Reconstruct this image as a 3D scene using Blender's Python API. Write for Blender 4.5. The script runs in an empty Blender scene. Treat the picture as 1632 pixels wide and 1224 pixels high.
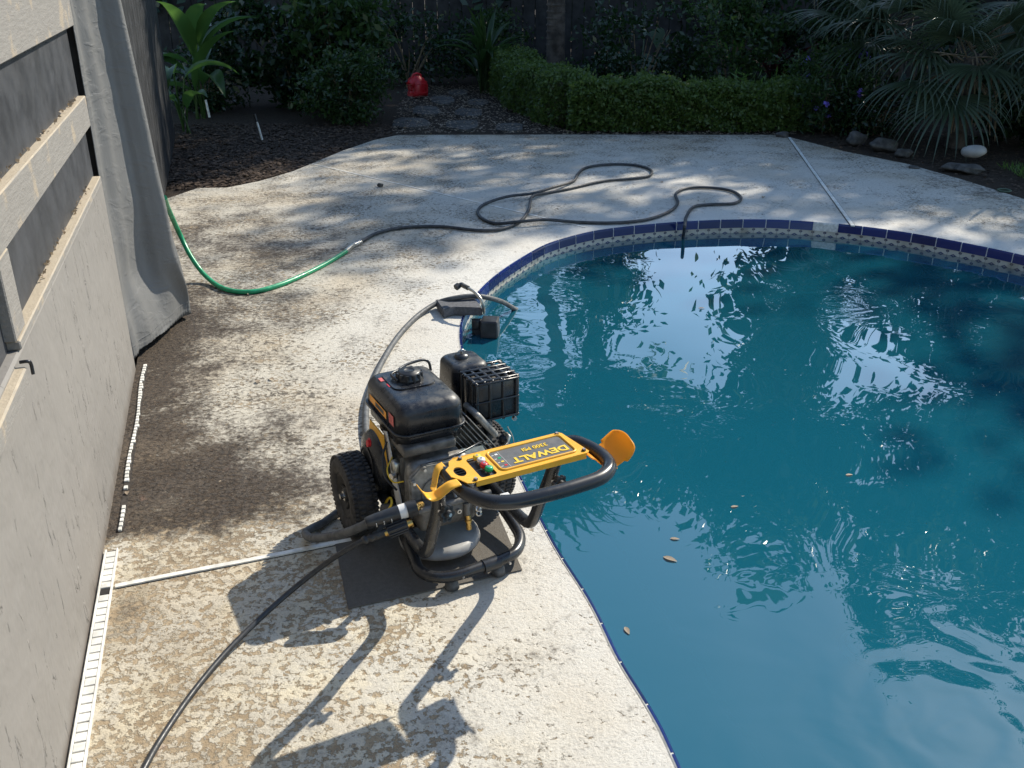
import bpy, bmesh, math, random
import numpy as np
from mathutils import Vector, Matrix, geometry
random.seed(7); rng = np.random.default_rng(7)
R = math.radians
scene = bpy.context.scene
COL = scene.collection
# ---------------------------------------------------------------- camera, sky, sun, exposure
CAM_H = 1.6; FPX = 1500.0; PITCH = math.atan(687 / FPX)
cam = bpy.data.cameras.new('camera'); camo = bpy.data.objects.new('camera', cam); COL.objects.link(camo)
camo.location = (0, 0, CAM_H); camo.rotation_euler = (math.pi / 2 - PITCH, 0, 0)
cam.sensor_width = 36; cam.lens = 36 * FPX / 1632; cam.clip_start = 0.05; cam.clip_end = 500
scene.camera = camo
SUN_AZ, SUN_EL = R(41.5), R(40)
world = bpy.data.worlds.new("World"); scene.world = world; world.use_nodes = True
wn = world.node_tree.nodes; wl = world.node_tree.links
sky = wn.new('ShaderNodeTexSky'); sky.sky_type = 'NISHITA'; sky.sun_disc = False
sky.sun_elevation = SUN_EL; sky.sun_rotation = SUN_AZ; sky.air_density = 1.3; sky.dust_density = .35; sky.ozone_density = 3.0
wl.new(sky.outputs[0], wn['Background'].inputs[0]); wn['Background'].inputs[1].default_value = 0.15
sun = bpy.data.lights.new('sun', 'SUN'); sun.energy = 5.0; sun.angle = R(0.53); sun.color = (1, .93, .80)
suno = bpy.data.objects.new('sun', sun); COL.objects.link(suno)
sd = Vector((math.sin(SUN_AZ) * math.cos(SUN_EL), math.cos(SUN_AZ) * math.cos(SUN_EL), math.sin(SUN_EL)))
suno.rotation_euler = sd.to_track_quat('Z', 'Y').to_euler(); suno.location = (8, 9, 10)
vs = scene.view_settings; vs.view_transform = 'Standard'; vs.look = 'None'; vs.exposure = 0.42; vs.gamma = 1
# ---------------------------------------------------------------- helpers
def at(px, py, z=0.0):
    "world point at height z seen at photograph pixel px, py"
    x = (px - 816) / FPX; y = -(py - 612) / FPX; c, s = math.cos(PITCH), math.sin(PITCH)
    r = Vector((x, c + y * s, -s + y * c)); t = (z - CAM_H) / r.z
    return Vector((r.x * t, r.y * t, z))
class NT:
    def __init__(s, name):
        s.m = bpy.data.materials.new(name); s.m.use_nodes = True; s.t = s.m.node_tree; s.n = s.t.nodes; s.l = s.t.links
        s.b = s.n['Principled BSDF']; s.out = s.n['Material Output']
        s.co = s.n.new('ShaderNodeTexCoord').outputs['Object']
    def nd(s, typ, **kw):
        n = s.n.new(typ)
        for k, v in kw.items(): setattr(n, k, v)
        return n
    def set(s, sock, v):
        if hasattr(v, 'links') or isinstance(v, bpy.types.NodeSocket): s.l.new(v, sock)
        else: sock.default_value = v
    def noise(s, scale, detail=4, rough=.55, vec=None, out=0, dist=0.0):
        n = s.nd('ShaderNodeTexNoise'); s.set(n.inputs['Scale'], scale); n.inputs['Detail'].default_value = detail
        n.inputs['Roughness'].default_value = rough; n.inputs['Distortion'].default_value = dist
        s.l.new(vec or s.co, n.inputs['Vector']); return n.outputs[out]
    def voro(s, scale, feature='F1', vec=None, out='Distance', rnd=1.0):
        n = s.nd('ShaderNodeTexVoronoi', feature=feature); n.inputs['Scale'].default_value = scale
        n.inputs['Randomness'].default_value = rnd
        s.l.new(vec or s.co, n.inputs['Vector']); return n.outputs[out]
    def math(s, op, a, b=None, c=None, clamp=False):
        n = s.nd('ShaderNodeMath', operation=op); n.use_clamp = clamp
        s.set(n.inputs[0], a)
        if b is not None: s.set(n.inputs[1], b)
        if c is not None: s.set(n.inputs[2], c)
        return n.outputs[0]
    def ramp(s, fac, lo, hi, a=0.0, b=1.0):
        n = s.nd('ShaderNodeMapRange'); n.interpolation_type = 'SMOOTHSTEP'
        s.set(n.inputs[0], fac); s.set(n.inputs[1], lo); s.set(n.inputs[2], hi); s.set(n.inputs[3], a); s.set(n.inputs[4], b)
        return n.outputs[0]
    def mix(s, f, a, b):
        n = s.nd('ShaderNodeMix', data_type='RGBA'); s.set(n.inputs[0], f)
        for k, v in ((6, a), (7, b)):
            if isinstance(v, tuple): v = (*v, 1)[:4]
            s.set(n.inputs[k], v)
        return n.outputs[2]
    def mapping(s, scale=(1, 1, 1), rot=(0, 0, 0), loc=(0, 0, 0)):
        n = s.nd('ShaderNodeMapping'); s.l.new(s.co, n.inputs[0])
        n.inputs['Scale'].default_value = scale; n.inputs['Rotation'].default_value = rot; n.inputs['Location'].default_value = loc
        return n.outputs[0]
    def bump(s, h, strength=.5, dist=.01, normal=None):
        n = s.nd('ShaderNodeBump'); n.inputs['Strength'].default_value = strength; n.inputs['Distance'].default_value = dist
        s.l.new(h, n.inputs['Height'])
        if normal: s.l.new(normal, n.inputs['Normal'])
        s.l.new(n.outputs[0], s.b.inputs['Normal']); return n.outputs[0]
    def attr(s, name):
        n = s.nd('ShaderNodeAttribute', attribute_name=name); return n.outputs['Fac']
    def island(s):
        return s.nd('ShaderNodeNewGeometry').outputs['Random Per Island']
def simple(name, col, rough=.5, metal=0.0, var=.12, scale=30, bump=0.0, bd=.002, spec=None, coat=0):
    m = NT(name); n = m.noise(scale, 5)
    d = tuple(c * (1 - var) for c in col); h = tuple(min(1, c * (1 + var) + var * .02) for c in col)
    m.set(m.b.inputs['Base Color'], m.mix(m.ramp(n, .3, .7), d, h))
    m.set(m.b.inputs['Roughness'], m.ramp(m.noise(scale * 1.7, 4), .3, .7, max(.03, rough - .1), min(1, rough + .1)))
    m.b.inputs['Metallic'].default_value = metal
    if coat: m.b.inputs['Coat Weight'].default_value = coat
    if spec is not None: m.b.inputs['Specular IOR Level'].default_value = spec
    if bump: m.bump(m.noise(scale * 3, 4), bump, bd)
    return m.m
def mesh_obj(name, verts, faces, mat=None, parent=None, smooth=False, uv=None):
    me = bpy.data.meshes.new(name); me.from_pydata([tuple(v) for v in verts], [], faces)
    if smooth: me.polygons.foreach_set('use_smooth', [True] * len(me.polygons))
    o = bpy.data.objects.new(name, me); COL.objects.link(o)
    if mat: me.materials.append(mat)
    if parent: o.parent = parent
    return o
class MB:
    "collects shapes, each with a material slot, into one mesh"
    def __init__(s): s.v = []; s.f = []; s.mi = []; s.sm = []; s.mats = []
    def slot(s, m):
        if m not in s.mats: s.mats.append(m)
        return s.mats.index(m)
    def add(s, v, f, mat, smooth=False, M=None):
        k = len(s.v); i = s.slot(mat)
        s.v += [tuple(M @ Vector(p)) if M else tuple(p) for p in v]
        s.f += [tuple(a + k for a in q) for q in f]; s.mi += [i] * len(f); s.sm += [smooth] * len(f)
    def bm(s, b, mat, smooth=False, M=None):
        b.verts.ensure_lookup_table(); b.verts.index_update()
        s.add([v.co.copy() for v in b.verts], [[v.index for v in f.verts] for f in b.faces], mat, smooth, M); b.free()
    def box(s, c, size, mat, bev=.0, seg=2, rot=None, taper=1.0, smooth=None):
        b = bmesh.new(); bmesh.ops.create_cube(b, size=1)
        for v in b.verts:
            k = taper if v.co.z > 0 else 1
            v.co = Vector((v.co.x * size[0] * k, v.co.y * size[1] * k, v.co.z * size[2]))
        if bev: bmesh.ops.bevel(b, geom=b.edges[:] , offset=bev, segments=seg, affect='EDGES', profile=.5)
        M = Matrix.Translation(c) @ (rot if rot else Matrix.Identity(4))
        s.bm(b, mat, (bev > 0) if smooth is None else smooth, M)
    def cyl(s, a, b_, r, mat, n=16, r2=None, caps=True, smooth=True):
        a = Vector(a); b_ = Vector(b_); r2 = r if r2 is None else r2
        d = (b_ - a).normalized(); x = d.orthogonal().normalized(); y = d.cross(x)
        v = []; f = []
        for p, q in ((a, r), (b_, r2)):
            for i in range(n):
                t = 2 * math.pi * i / n; v.append(p + x * math.cos(t) * q + y * math.sin(t) * q)
        s.add(v, [(i, (i + 1) % n, n + (i + 1) % n, n + i) for i in range(n)], mat, smooth)
        if caps: s.add(v, [tuple(range(n - 1, -1, -1)), tuple(range(n, 2 * n))], mat, False)
    def lathe(s, prof, mat, M=None, n=32, smooth=True, closed=False):
        "prof: list of (radius, height) about local z"
        v = []; f = []; m = len(prof)
        for r, h in prof:
            for i in range(n):
                t = 2 * math.pi * i / n; v.append((r * math.cos(t), r * math.sin(t), h))
        for j in range(m if closed else m - 1):
            k = (j + 1) % m
            for i in range(n): f.append((j * n + i, j * n + (i + 1) % n, k * n + (i + 1) % n, k * n + i))
        s.add(v, f, mat, smooth, M)
    def tube(s, pts, r, mat, n=12, res=8, smooth_path=True, caps=True, radii=None):
        P = catmull(pts, res) if smooth_path else [Vector(p) for p in pts]
        v = []; f = []; N = len(P)
        t0 = (P[1] - P[0]).normalized(); x = t0.orthogonal().normalized()
        for i, p in enumerate(P):
            t = (P[min(i + 1, N - 1)] - P[max(i - 1, 0)]).normalized()
            x = (x - t * x.dot(t)).normalized(); y = t.cross(x)
            rr = r if radii is None else np.interp(i / (N - 1), np.linspace(0, 1, len(radii)), radii)
            for k in range(n):
                a = 2 * math.pi * k / n; v.append(p + x * math.cos(a) * rr + y * math.sin(a) * rr)
        for i in range(N - 1):
            for k in range(n): f.append((i * n + k, i * n + (k + 1) % n, (i + 1) * n + (k + 1) % n, (i + 1) * n + k))
        s.add(v, f, mat, True)
        if caps: s.add(v, [tuple(range(n - 1, -1, -1)), tuple(range((N - 1) * n, N * n))], mat, False)
    def sphere(s, c, size, mat, n=16, rot=None, jitter=0, seed=0):
        b = bmesh.new(); bmesh.ops.create_icosphere(b, subdivisions=3, radius=.5)
        rr = random.Random(seed); ph = [rr.uniform(0, 6) for _ in range(6)]
        for v in b.verts:
            q = 1 + jitter * (math.sin(v.co.x * 7 + ph[0]) * math.sin(v.co.y * 6 + ph[1]) + .6 * math.sin(v.co.z * 11 + ph[2] + v.co.x * 5))
            v.co = Vector((v.co.x * size[0] * q, v.co.y * size[1] * q, v.co.z * size[2] * q))
        s.bm(b, mat, True, Matrix.Translation(c) @ (rot if rot else Matrix.Identity(4)))
    def prism(s, poly, z0, z1, mat, M=None, bev=0):
        b = bmesh.new(); vs_ = [b.verts.new((x, y, z0)) for x, y in poly]; fc = b.faces.new(vs_)
        ex = bmesh.ops.extrude_face_region(b, geom=[fc]); bmesh.ops.translate(b, verts=[e for e in ex['geom'] if isinstance(e, bmesh.types.BMVert)], vec=(0, 0, z1 - z0))
        bmesh.ops.recalc_face_normals(b, faces=b.faces[:])
        if bev: bmesh.ops.bevel(b, geom=b.edges[:], offset=bev, segments=2, affect='EDGES')
        s.bm(b, mat, False, M)
    def build(s, name, parent=None):
        me = bpy.data.meshes.new(name); me.from_pydata(s.v, [], s.f)
        for m in s.mats: me.materials.append(m)
        me.polygons.foreach_set('material_index', s.mi); me.polygons.foreach_set('use_smooth', s.sm)
        o = bpy.data.objects.new(name, me); COL.objects.link(o)
        if parent: o.parent = parent
        return o
def catmull(pts, res=8):
    P = [Vector(p) for p in pts]; P = [P[0] * 2 - P[1]] + P + [P[-1] * 2 - P[-2]]; out = []
    for i in range(1, len(P) - 2):
        a, b, c, d = P[i - 1:i + 3]
        for k in range(res):
            t = k / res
            out.append(.5 * ((2 * b) + (c - a) * t + (2 * a - 5 * b + 4 * c - d) * t * t + (3 * b - a - 3 * c + d) * t ** 3))
    out.append(P[-2]); return out
def tag(o, label=None, cat=None, group=None, kind=None, base=True):
    if label: o['label'] = label
    if cat: o['category'] = cat
    if group: o['group'] = group
    if kind: o['kind'] = kind
    if base and o.type == 'MESH' and o.parent is None and not kind:      # put the origin at the thing's foot
        v = np.empty(len(o.data.vertices) * 3); o.data.vertices.foreach_get('co', v); v = v.reshape(-1, 3)
        c = Vector(((v[:, 0].min() + v[:, 0].max()) / 2, (v[:, 1].min() + v[:, 1].max()) / 2, v[:, 2].min()))
        o.data.transform(Matrix.Translation(-c)); o.location = c
    return o
def empty(name, loc, label, cat, group=None, rz=0):
    o = bpy.data.objects.new(name, None); o.empty_display_size = .1; COL.objects.link(o); o.location = loc; o.rotation_euler.z = rz
    return tag(o, label, cat, group)
def RX(a): return Matrix.Rotation(a, 4, 'X')
def RY(a): return Matrix.Rotation(a, 4, 'Y')
def RZ(a): return Matrix.Rotation(a, 4, 'Z')
def T(*p): return Matrix.Translation(p)
# ---------------------------------------------------------------- materials
M = {}
M['steel'] = simple('steel', (.55, .54, .52), .3, 1, .15, 60)
M['zinc'] = simple('zinc plated steel', (.5, .49, .44), .38, .9, .2, 50)
M['alu'] = simple('cast aluminium', (.24, .23, .21), .5, .35, .35, 40, .3)
M['alu_dark'] = simple('oily cast aluminium', (.12, .112, .10), .5, .35, .4, 35, .35)
M['brass'] = simple('brass', (.6, .38, .12), .3, 1, .2, 60)
M['blk_plastic'] = simple('black plastic', (.018, .019, .021), .38, 0, .3, 25, .12, .0008)
M['blk_gloss'] = simple('black gloss plastic', (.015, .016, .018), .30, 0, .3, 12, .05, .0006)
M['blk_tube'] = simple('black powder coated tube', (.017, .0175, .019), .27, 0, .2, 8, .03, .0004)
M['rubber'] = simple('tyre rubber', (.034, .032, .031), .75, 0, .4, 40, .3, .001)
M['rim'] = simple('black wheel rim', (.02, .02, .021), .5, .2, .3, 30)
M['hose_black'] = simple('black hose rubber', (.02, .021, .023), .45, 0, .3, 60, .2, .0006)
M['hose_grey'] = simple('weathered garden hose', (.075, .078, .08), .6, 0, .35, 40, .2, .0006)
M['hose_dark'] = simple('dark garden hose', (.035, .037, .04), .55, 0, .3, 40)
M['hose_green'] = simple('green garden hose', (.01, .27, .115), .35, 0, .2, 30)
M['yellow'] = simple('yellow enamel', (.80, .41, .035), .35, 0, .08, 18, .04, .0006)
M['orange'] = simple('orange yellow enamel', (.92, .37, .02), .4, 0, .06, 14)
M['decal'] = simple('dark grey decal', (.10, .10, .098), .5, 0, .1, 40)
M['decal_yellow'] = simple('yellow lettering', (.75, .5, .03), .5, 0, .06, 40)
M['white'] = simple('white plastic', (.7, .7, .68), .45, 0, .08, 40)
M['red'] = simple('red plastic', (.6, .025, .03), .35, 0, .12, 30)
M['can_red'] = simple('red fuel can plastic', (.5, .012, .018), .42, 0, .15, 12)
M['green'] = simple('green plastic', (.0, .35, .14), .35, 0, .1, 30)
M['label_red'] = simple('faded red sticker', (.55, .11, .1), .5, 0, .3, 90)
M['foam'] = simple('grey foam rubber', (.085, .087, .095), .85, 0, .25, 80, .5, .002)
M['pvc'] = simple('white plastic strip', (.68, .66, .6), .5, 0, .2, 25, .2, .0008)
def mat_tank():
    m = NT('dusty black tank plastic'); g = m.nd('ShaderNodeNewGeometry'); sp = m.nd('ShaderNodeSeparateXYZ'); m.l.new(g.outputs['Normal'], sp.inputs[0])
    d = m.math('MULTIPLY', m.ramp(m.noise(16, 7, .72), .40, .66), m.ramp(sp.outputs[2], -.1, .9, .15, 1))
    m.set(m.b.inputs['Base Color'], m.mix(m.math('MULTIPLY', d, .6), (.012, .013, .016), (.11, .108, .10)))
    m.set(m.b.inputs['Roughness'], m.math('MULTIPLY_ADD', d, .35, .26)); m.bump(m.noise(300, 2), .1, .0005); return m.m
M['tank'] = mat_tank()
def mat_flap():
    m = NT('thin orange yellow plastic'); m.b.inputs['Base Color'].default_value = (.95, .45, .03, 1); m.b.inputs['Roughness'].default_value = .4
    tr = m.nd('ShaderNodeBsdfTranslucent'); tr.inputs[0].default_value = (1.0, .55, .06, 1); mx = m.nd('ShaderNodeMixShader'); mx.inputs[0].default_value = .5
    m.l.new(m.b.outputs[0], mx.inputs[1]); m.l.new(tr.outputs[0], mx.inputs[2]); m.l.new(mx.outputs[0], m.out.inputs[0]); return m.m
M['flap'] = mat_flap()
def mat_fabric():
    m = NT('grey curtain canvas'); n = m.noise(9, 5)
    m.set(m.b.inputs['Base Color'], m.mix(n, (.145, .145, .142), (.18, .18, .177)))
    m.b.inputs['Roughness'].default_value = .6
    h = m.math('ADD', m.math('MULTIPLY', m.noise(400, 2), .05), m.math('ADD', m.noise(7, 4, vec=m.mapping((1, 1, .35)), dist=.5), m.math('MULTIPLY', m.ramp(m.noise(10, 3, .5, m.mapping((.8, .8, 1.6)), dist=1.5), .45, .65), .2)))
    m.bump(h, .5, .012)
    tr = m.nd('ShaderNodeBsdfTranslucent'); tr.inputs[0].default_value = (.12, .12, .115, 1)
    mx = m.nd('ShaderNodeMixShader'); mx.inputs[0].default_value = .1
    m.l.new(m.b.outputs[0], mx.inputs[1]); m.l.new(tr.outputs[0], mx.inputs[2]); m.l.new(mx.outputs[0], m.out.inputs[0])
    return m.m
M['fabric'] = mat_fabric()
def mat_stucco():
    m = NT('painted skip trowel stucco'); v = m.mapping((1, 1, .38))
    r = m.ramp(m.noise(17, 5, .6, m.mapping((1.5, 1.5, .36)), dist=.7), .61, .65)
    n2 = m.noise(60, 4)
    edge = m.math('MULTIPLY', r, m.ramp(m.noise(25, 3), .4, .55))
    col = m.mix(m.noise(1.5, 4), (.19, .177, .162), (.235, .22, .202))
    col = m.mix(m.math('MULTIPLY', m.ramp(m.noise(18, 5, .7), .70, .8), .3), col, (.15, .13, .11))
    low = m.nd('ShaderNodeSeparateXYZ'); m.l.new(m.co, low.inputs[0])
    col = m.mix(m.math('MULTIPLY', m.ramp(m.math('ADD', low.outputs[2], m.math('MULTIPLY', m.noise(6), .12)), .13, .05), .6), col, (.10, .075, .055))
    m.set(m.b.inputs['Base Color'], col); m.b.inputs['Roughness'].default_value = .72
    h = m.math('ADD', m.math('MULTIPLY', edge, 1.0), m.math('MULTIPLY', n2, .12))
    h = m.math('ADD', h, m.math('MULTIPLY', m.ramp(m.noise(4, 4), .3, .7), .9))
    m.bump(h, .8, .007); return m.m
M['stucco'] = mat_stucco()
def mat_beam():
    m = NT('painted rough timber')
    g = m.nd('ShaderNodeNewGeometry'); sp = m.nd('ShaderNodeSeparateXYZ'); m.l.new(g.outputs['Normal'], sp.inputs[0])
    up = m.ramp(m.math('ADD', sp.outputs[2], m.math('MULTIPLY', m.noise(14, 4), .3)), .7, .95)
    wn_ = m.noise(7, 6, .6, m.mapping((6, 1.2, 14)))
    a = m.mix(wn_, (.17, .158, .143), (.275, .258, .235))
    a = m.mix(m.math('MULTIPLY', m.ramp(m.noise(9, 5), .58, .68), .5), a, (.42, .33, .22))
    b = m.mix(m.noise(30, 5), (.34, .28, .20), (.46, .39, .29))
    m.set(m.b.inputs['Base Color'], m.mix(up, a, b)); m.b.inputs['Roughness'].default_value = .8
    m.bump(m.math('ADD', m.noise(160, 3), m.math('MULTIPLY', wn_, 1.5)), .6, .003); return m.m
M['beam'] = mat_beam()
M['panel'] = simple('charcoal screen panel', (.035, .037, .042), .55, 0, .25, 8, .15, .002)
M['dark_wall'] = simple('dark grey cladding', (.014, .015, .017), .6, 0, .25, 6, .2, .003)

def mat_leaf(name, a, b, rough=.4, trans=.35, tr_col=None, spec=.5):
    m = NT(name); isl = m.island()
    col = m.mix(isl, a, b)
    m.set(m.b.inputs['Base Color'], col); m.b.inputs['Roughness'].default_value = rough
    m.b.inputs['Specular IOR Level'].default_value = spec
    tr = m.nd('ShaderNodeBsdfTranslucent'); tc = tr_col or tuple(min(1, c * 1.8) for c in b); tr.inputs[0].default_value = (*tc, 1)
    mx = m.nd('ShaderNodeMixShader'); mx.inputs[0].default_value = trans
    m.l.new(m.b.outputs[0], mx.inputs[1]); m.l.new(tr.outputs[0], mx.inputs[2]); m.l.new(mx.outputs[0], m.out.inputs[0])
    return m.m
M['leaf_hedge'] = mat_leaf('boxwood leaves', (.045, .082, .018), (.10, .155, .032), .45)
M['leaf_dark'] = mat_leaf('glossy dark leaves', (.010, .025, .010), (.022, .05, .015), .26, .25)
M['leaf_mid'] = mat_leaf('shrub leaves', (.018, .04, .012), (.04, .08, .02), .32, .35)
M['leaf_bright'] = mat_leaf('fresh green leaves', (.05, .11, .02), (.10, .19, .035), .4, .4)
M['leaf_tree'] = mat_leaf('oak leaves', (.02, .045, .014), (.045, .08, .022), .4, .3)
M['leaf_palm'] = mat_leaf('fan palm leaves', (.035, .055, .03), (.07, .10, .055), .33, .25)
M['leaf_banana'] = mat_leaf('broad tropical leaf', (.03, .07, .018), (.055, .115, .024), .35, .4)
M['leaf_red'] = mat_leaf('dark red leaves', (.05, .008, .012), (.11, .018, .02), .35, .3)
M['leaf_pale'] = mat_leaf('pale grey green leaf', (.07, .11, .075), (.12, .17, .11), .5, .3)
M['flower'] = mat_leaf('purple petals', (.18, .12, .6), (.3, .22, .8), .6, .4)
M['bark'] = simple('bark', (.065, .05, .038), .9, 0, .5, 9, .8, .02)
M['stem'] = simple('dry stems', (.16, .12, .07), .8, 0, .4, 20)
M['dead_leaf'] = mat_leaf('fallen leaves', (.16, .11, .07), (.34, .27, .19), .6, .15)
M['chip'] = mat_leaf('bark mulch chips', (.035, .022, .015), (.11, .075, .05), .8, .0, spec=.25)
M['rock'] = simple('river stone', (.075, .068, .06), .8, 0, .45, 14, .8, .01)
M['rock_pale'] = simple('pale river stone', (.36, .34, .31), .65, 0, .15, 8, .2, .003)
M['fence'] = simple('dark stained fence boards', (.014, .013, .013), .85, 0, .4, 6, .4, .004)
# ---------------------------------------------------------------- wall frame of reference
W1 = Vector((-1.2, 2.307, 0)); WD = Vector((-.2806, .9598, 0)); WN = Vector((.9598, .2806, 0))
def wp(a, off, z): return W1 + WD * a + WN * off + Vector((0, 0, z))
WROT = Matrix(((WD.x, WN.x, 0, 0), (WD.y, WN.y, 0, 0), (0, 0, 1, 0), (0, 0, 0, 1)))
# ---------------------------------------------------------------- pool outline
pool_ctrl = [(.62, .2), (.47, .9), (.358, 1.502), (.324, 1.657), (.264, 1.848), (.211, 2.072), (.12, 2.356), (.03, 2.72), (-.06, 3.1), (-.15, 3.47), (-.215, 3.8),
  (-.243, 4.07), (-.232, 4.35), (-.167, 4.674), (-.056, 5.0), (.126, 5.38), (.26, 5.58), (.49, 5.79), (.741, 5.92), (1.127, 6.045), (1.59, 6.099), (1.981, 6.03),
  (2.25, 5.92), (2.5, 5.76), (2.752, 5.53), (2.98, 5.27), (3.3, 4.8), (3.6, 4.1), (3.75, 3.2), (3.7, 2.1), (3.45, 1.0), (2.9, 0.0), (2.1, -.6), (1.3, -.7), (.85, -.35)]
def closed_spline(c, step):
    n = len(c); P = [Vector((x, y, 0)) for x, y in c]; out = []
    for i in range(n):
        a, b, d, e = P[i - 1], P[i], P[(i + 1) % n], P[(i + 2) % n]
        for k in range(10):
            t = k / 10; out.append(.5 * ((2 * b) + (d - a) * t + (2 * a - 5 * b + 4 * d - e) * t * t + (3 * b - a - 3 * d + e) * t ** 3))
    L = [0]
    for i in range(len(out)): L.append(L[-1] + (out[(i + 1) % len(out)] - out[i]).length)
    tot = L[-1]; m = round(tot / step); res = []
    xs = np.array([p.x for p in out] + [out[0].x]); ys = np.array([p.y for p in out] + [out[0].y])
    s = np.linspace(0, tot, m, endpoint=False)
    return np.stack([np.interp(s, L, xs), np.interp(s, L, ys)], 1), tot
TILE = .152
ring, PLEN = closed_spline(pool_ctrl, TILE / 4)
NT4 = len(ring)
def inset(r, d):
    t = np.roll(r, -1, 0) - np.roll(r, 1, 0); t /= np.linalg.norm(t, axis=1)[:, None]
    # outline runs clockwise as seen from above -> inward normal
    area = np.sum(r[:, 0] * np.roll(r[:, 1], -1) - np.roll(r[:, 0], -1) * r[:, 1])
    n = np.stack([-t[:, 1], t[:, 0]], 1) * (1 if area > 0 else -1)
    return r + n * d
def inside(p, poly):
    x, y = p[:, 0], p[:, 1]; res = np.zeros(len(p), bool); n = len(poly); j = n - 1
    for i in range(n):
        xi, yi = poly[i]; xj, yj = poly[j]
        c = ((yi > y) != (yj > y)) & (x < (xj - xi) * (y - yi) / (yj - yi + 1e-12) + xi)
        res ^= c; j = i
    return res
def dist_poly(p, poly):
    d = np.full(len(p), 1e9)
    for i in range(0, len(poly), 2): d = np.minimum(d, np.hypot(p[:, 0] - poly[i, 0], p[:, 1] - poly[i, 1]))
    return d
# ---------------------------------------------------------------- deck
def mat_deck():
    m = NT('worn sprayed deck coating')
    dirt, worn, clean = m.attr('dirt'), m.attr('worn'), m.attr('clean')
    fine = m.noise(120, 6, .7); mid = m.noise(42, 9, .68, dist=.15); big = m.noise(2.6, 5, .6)
    far = m.noise(58, 8, .7, m.mapping((.75, 1.0, 1), (0, 0, R(8))), dist=.5)
    grit = m.noise(210, 5, .75)
    thr = m.math('ADD', m.math('ADD', .468, m.math('MULTIPLY', worn, .022)), m.math('MULTIPLY', clean, -.085))
    thr = m.math('ADD', thr, m.math('MULTIPLY', m.math('SUBTRACT', big, .5), .34))
    blend = m.math('ADD', m.math('MULTIPLY', mid, m.math('MULTIPLY_ADD', worn, .5, .3)), m.math('MULTIPLY', far, m.math('MULTIPLY_ADD', worn, -.5, .7)))
    isl = m.ramp(blend, m.math('SUBTRACT', thr, .022), m.math('ADD', thr, .02))
    paint = m.mix(m.noise(9, 6, .7), (.42, .385, .315), (.63, .585, .49))
    paint = m.mix(m.math('MULTIPLY', worn, m.ramp(m.noise(5, 6, .7), .45, .6)), paint, (.60, .53, .39))
    paint = m.mix(m.math('MULTIPLY', clean, .7), paint, (.62, .61, .575))
    paint = m.mix(m.math('MULTIPLY', m.ramp(m.noise(1.7, 5), .42, .66), m.math('MULTIPLY_ADD', clean, -.4, .55)), paint, (.47, .385, .265))
    paint = m.mix(m.math('MULTIPLY', m.ramp(fine, .50, .66), .38), paint, (.27, .235, .185))
    gap = m.mix(worn, (.115, .10, .082), (.30, .225, .14))
    gap = m.mix(m.ramp(m.noise(14, 6, .7), .42, .62), gap, (.40, .315, .21))
    gap = m.mix(m.ramp(grit, .54, .70), gap, (.11, .085, .06))
    col = m.mix(isl, gap, paint)
    fl = m.math('MULTIPLY', m.ramp(m.noise(85, 6, .75, m.mapping((.45, 1, 1))), .585, .64), m.math('MULTIPLY_ADD', clean, -.62, .8))
    col = m.mix(fl, col, (.085, .07, .055))
    dm = m.ramp(m.math('ADD', dirt, m.math('MULTIPLY', m.math('SUBTRACT', m.math('ADD', m.math('MULTIPLY', mid, .55), m.math('MULTIPLY', m.noise(4.2, 9, .75), .65)), .6), 4.4)), .10, 1.05)
    dcol = m.mix(m.ramp(m.noise(75, 6, .7), .35, .65), (.012, .008, .006), (.075, .052, .034))
    dcol = m.mix(m.ramp(m.noise(160, 3), .68, .74), dcol, (.35, .28, .2))
    col = m.mix(m.math('MULTIPLY', dm, .97), col, dcol)
    st = m.ramp(m.noise(1.25, 6, .65), .53, .68)
    col = m.mix(m.math('MULTIPLY', m.math('MULTIPLY', st, m.ramp(mid, .38, .6)), m.math('MULTIPLY_ADD', clean, -.55, .6)), col, (.16, .12, .08))
    rust = m.ramp(m.noise(5.5, 4, .6), .68, .76)
    col = m.mix(m.math('MULTIPLY', rust, .4), col, (.36, .2, .14))
    m.set(m.b.inputs['Base Color'], col)
    m.set(m.b.inputs['Roughness'], m.math('MULTIPLY_ADD', isl, -.2, .85)); m.b.inputs['Specular IOR Level'].default_value = .35
    h = m.math('ADD', m.math('MULTIPLY', isl, .6), m.math('ADD', m.math('MULTIPLY', fine, .7), m.math('MULTIPLY', mid, 1.1)))
    m.bump(h, .8, .0055); return m.m
deck_left = [(-1.2 - .2806 * a, 2.307 + .9598 * a) for a in (-4.2, 0, 2.0, 4.55)]
deck_outer = deck_left + [(-2.35, 7.02), (-2.14, 7.03), (-1.95, 7.25), (-1.77, 7.6), (-1.65, 8.0), (-1.50, 8.5), (-1.30, 9.0), (-1.10, 9.28), (.6, 9.3), (2.6, 9.28),
   (2.72, 9.0), (2.95, 8.45), (3.3, 7.9), (3.5, 7.3), (3.68, 6.6), (4.1, 5.9), (4.9, 5.2), (5.4, 4), (5.5, 1), (5, -2.2), (.2, -2.2)]
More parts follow.
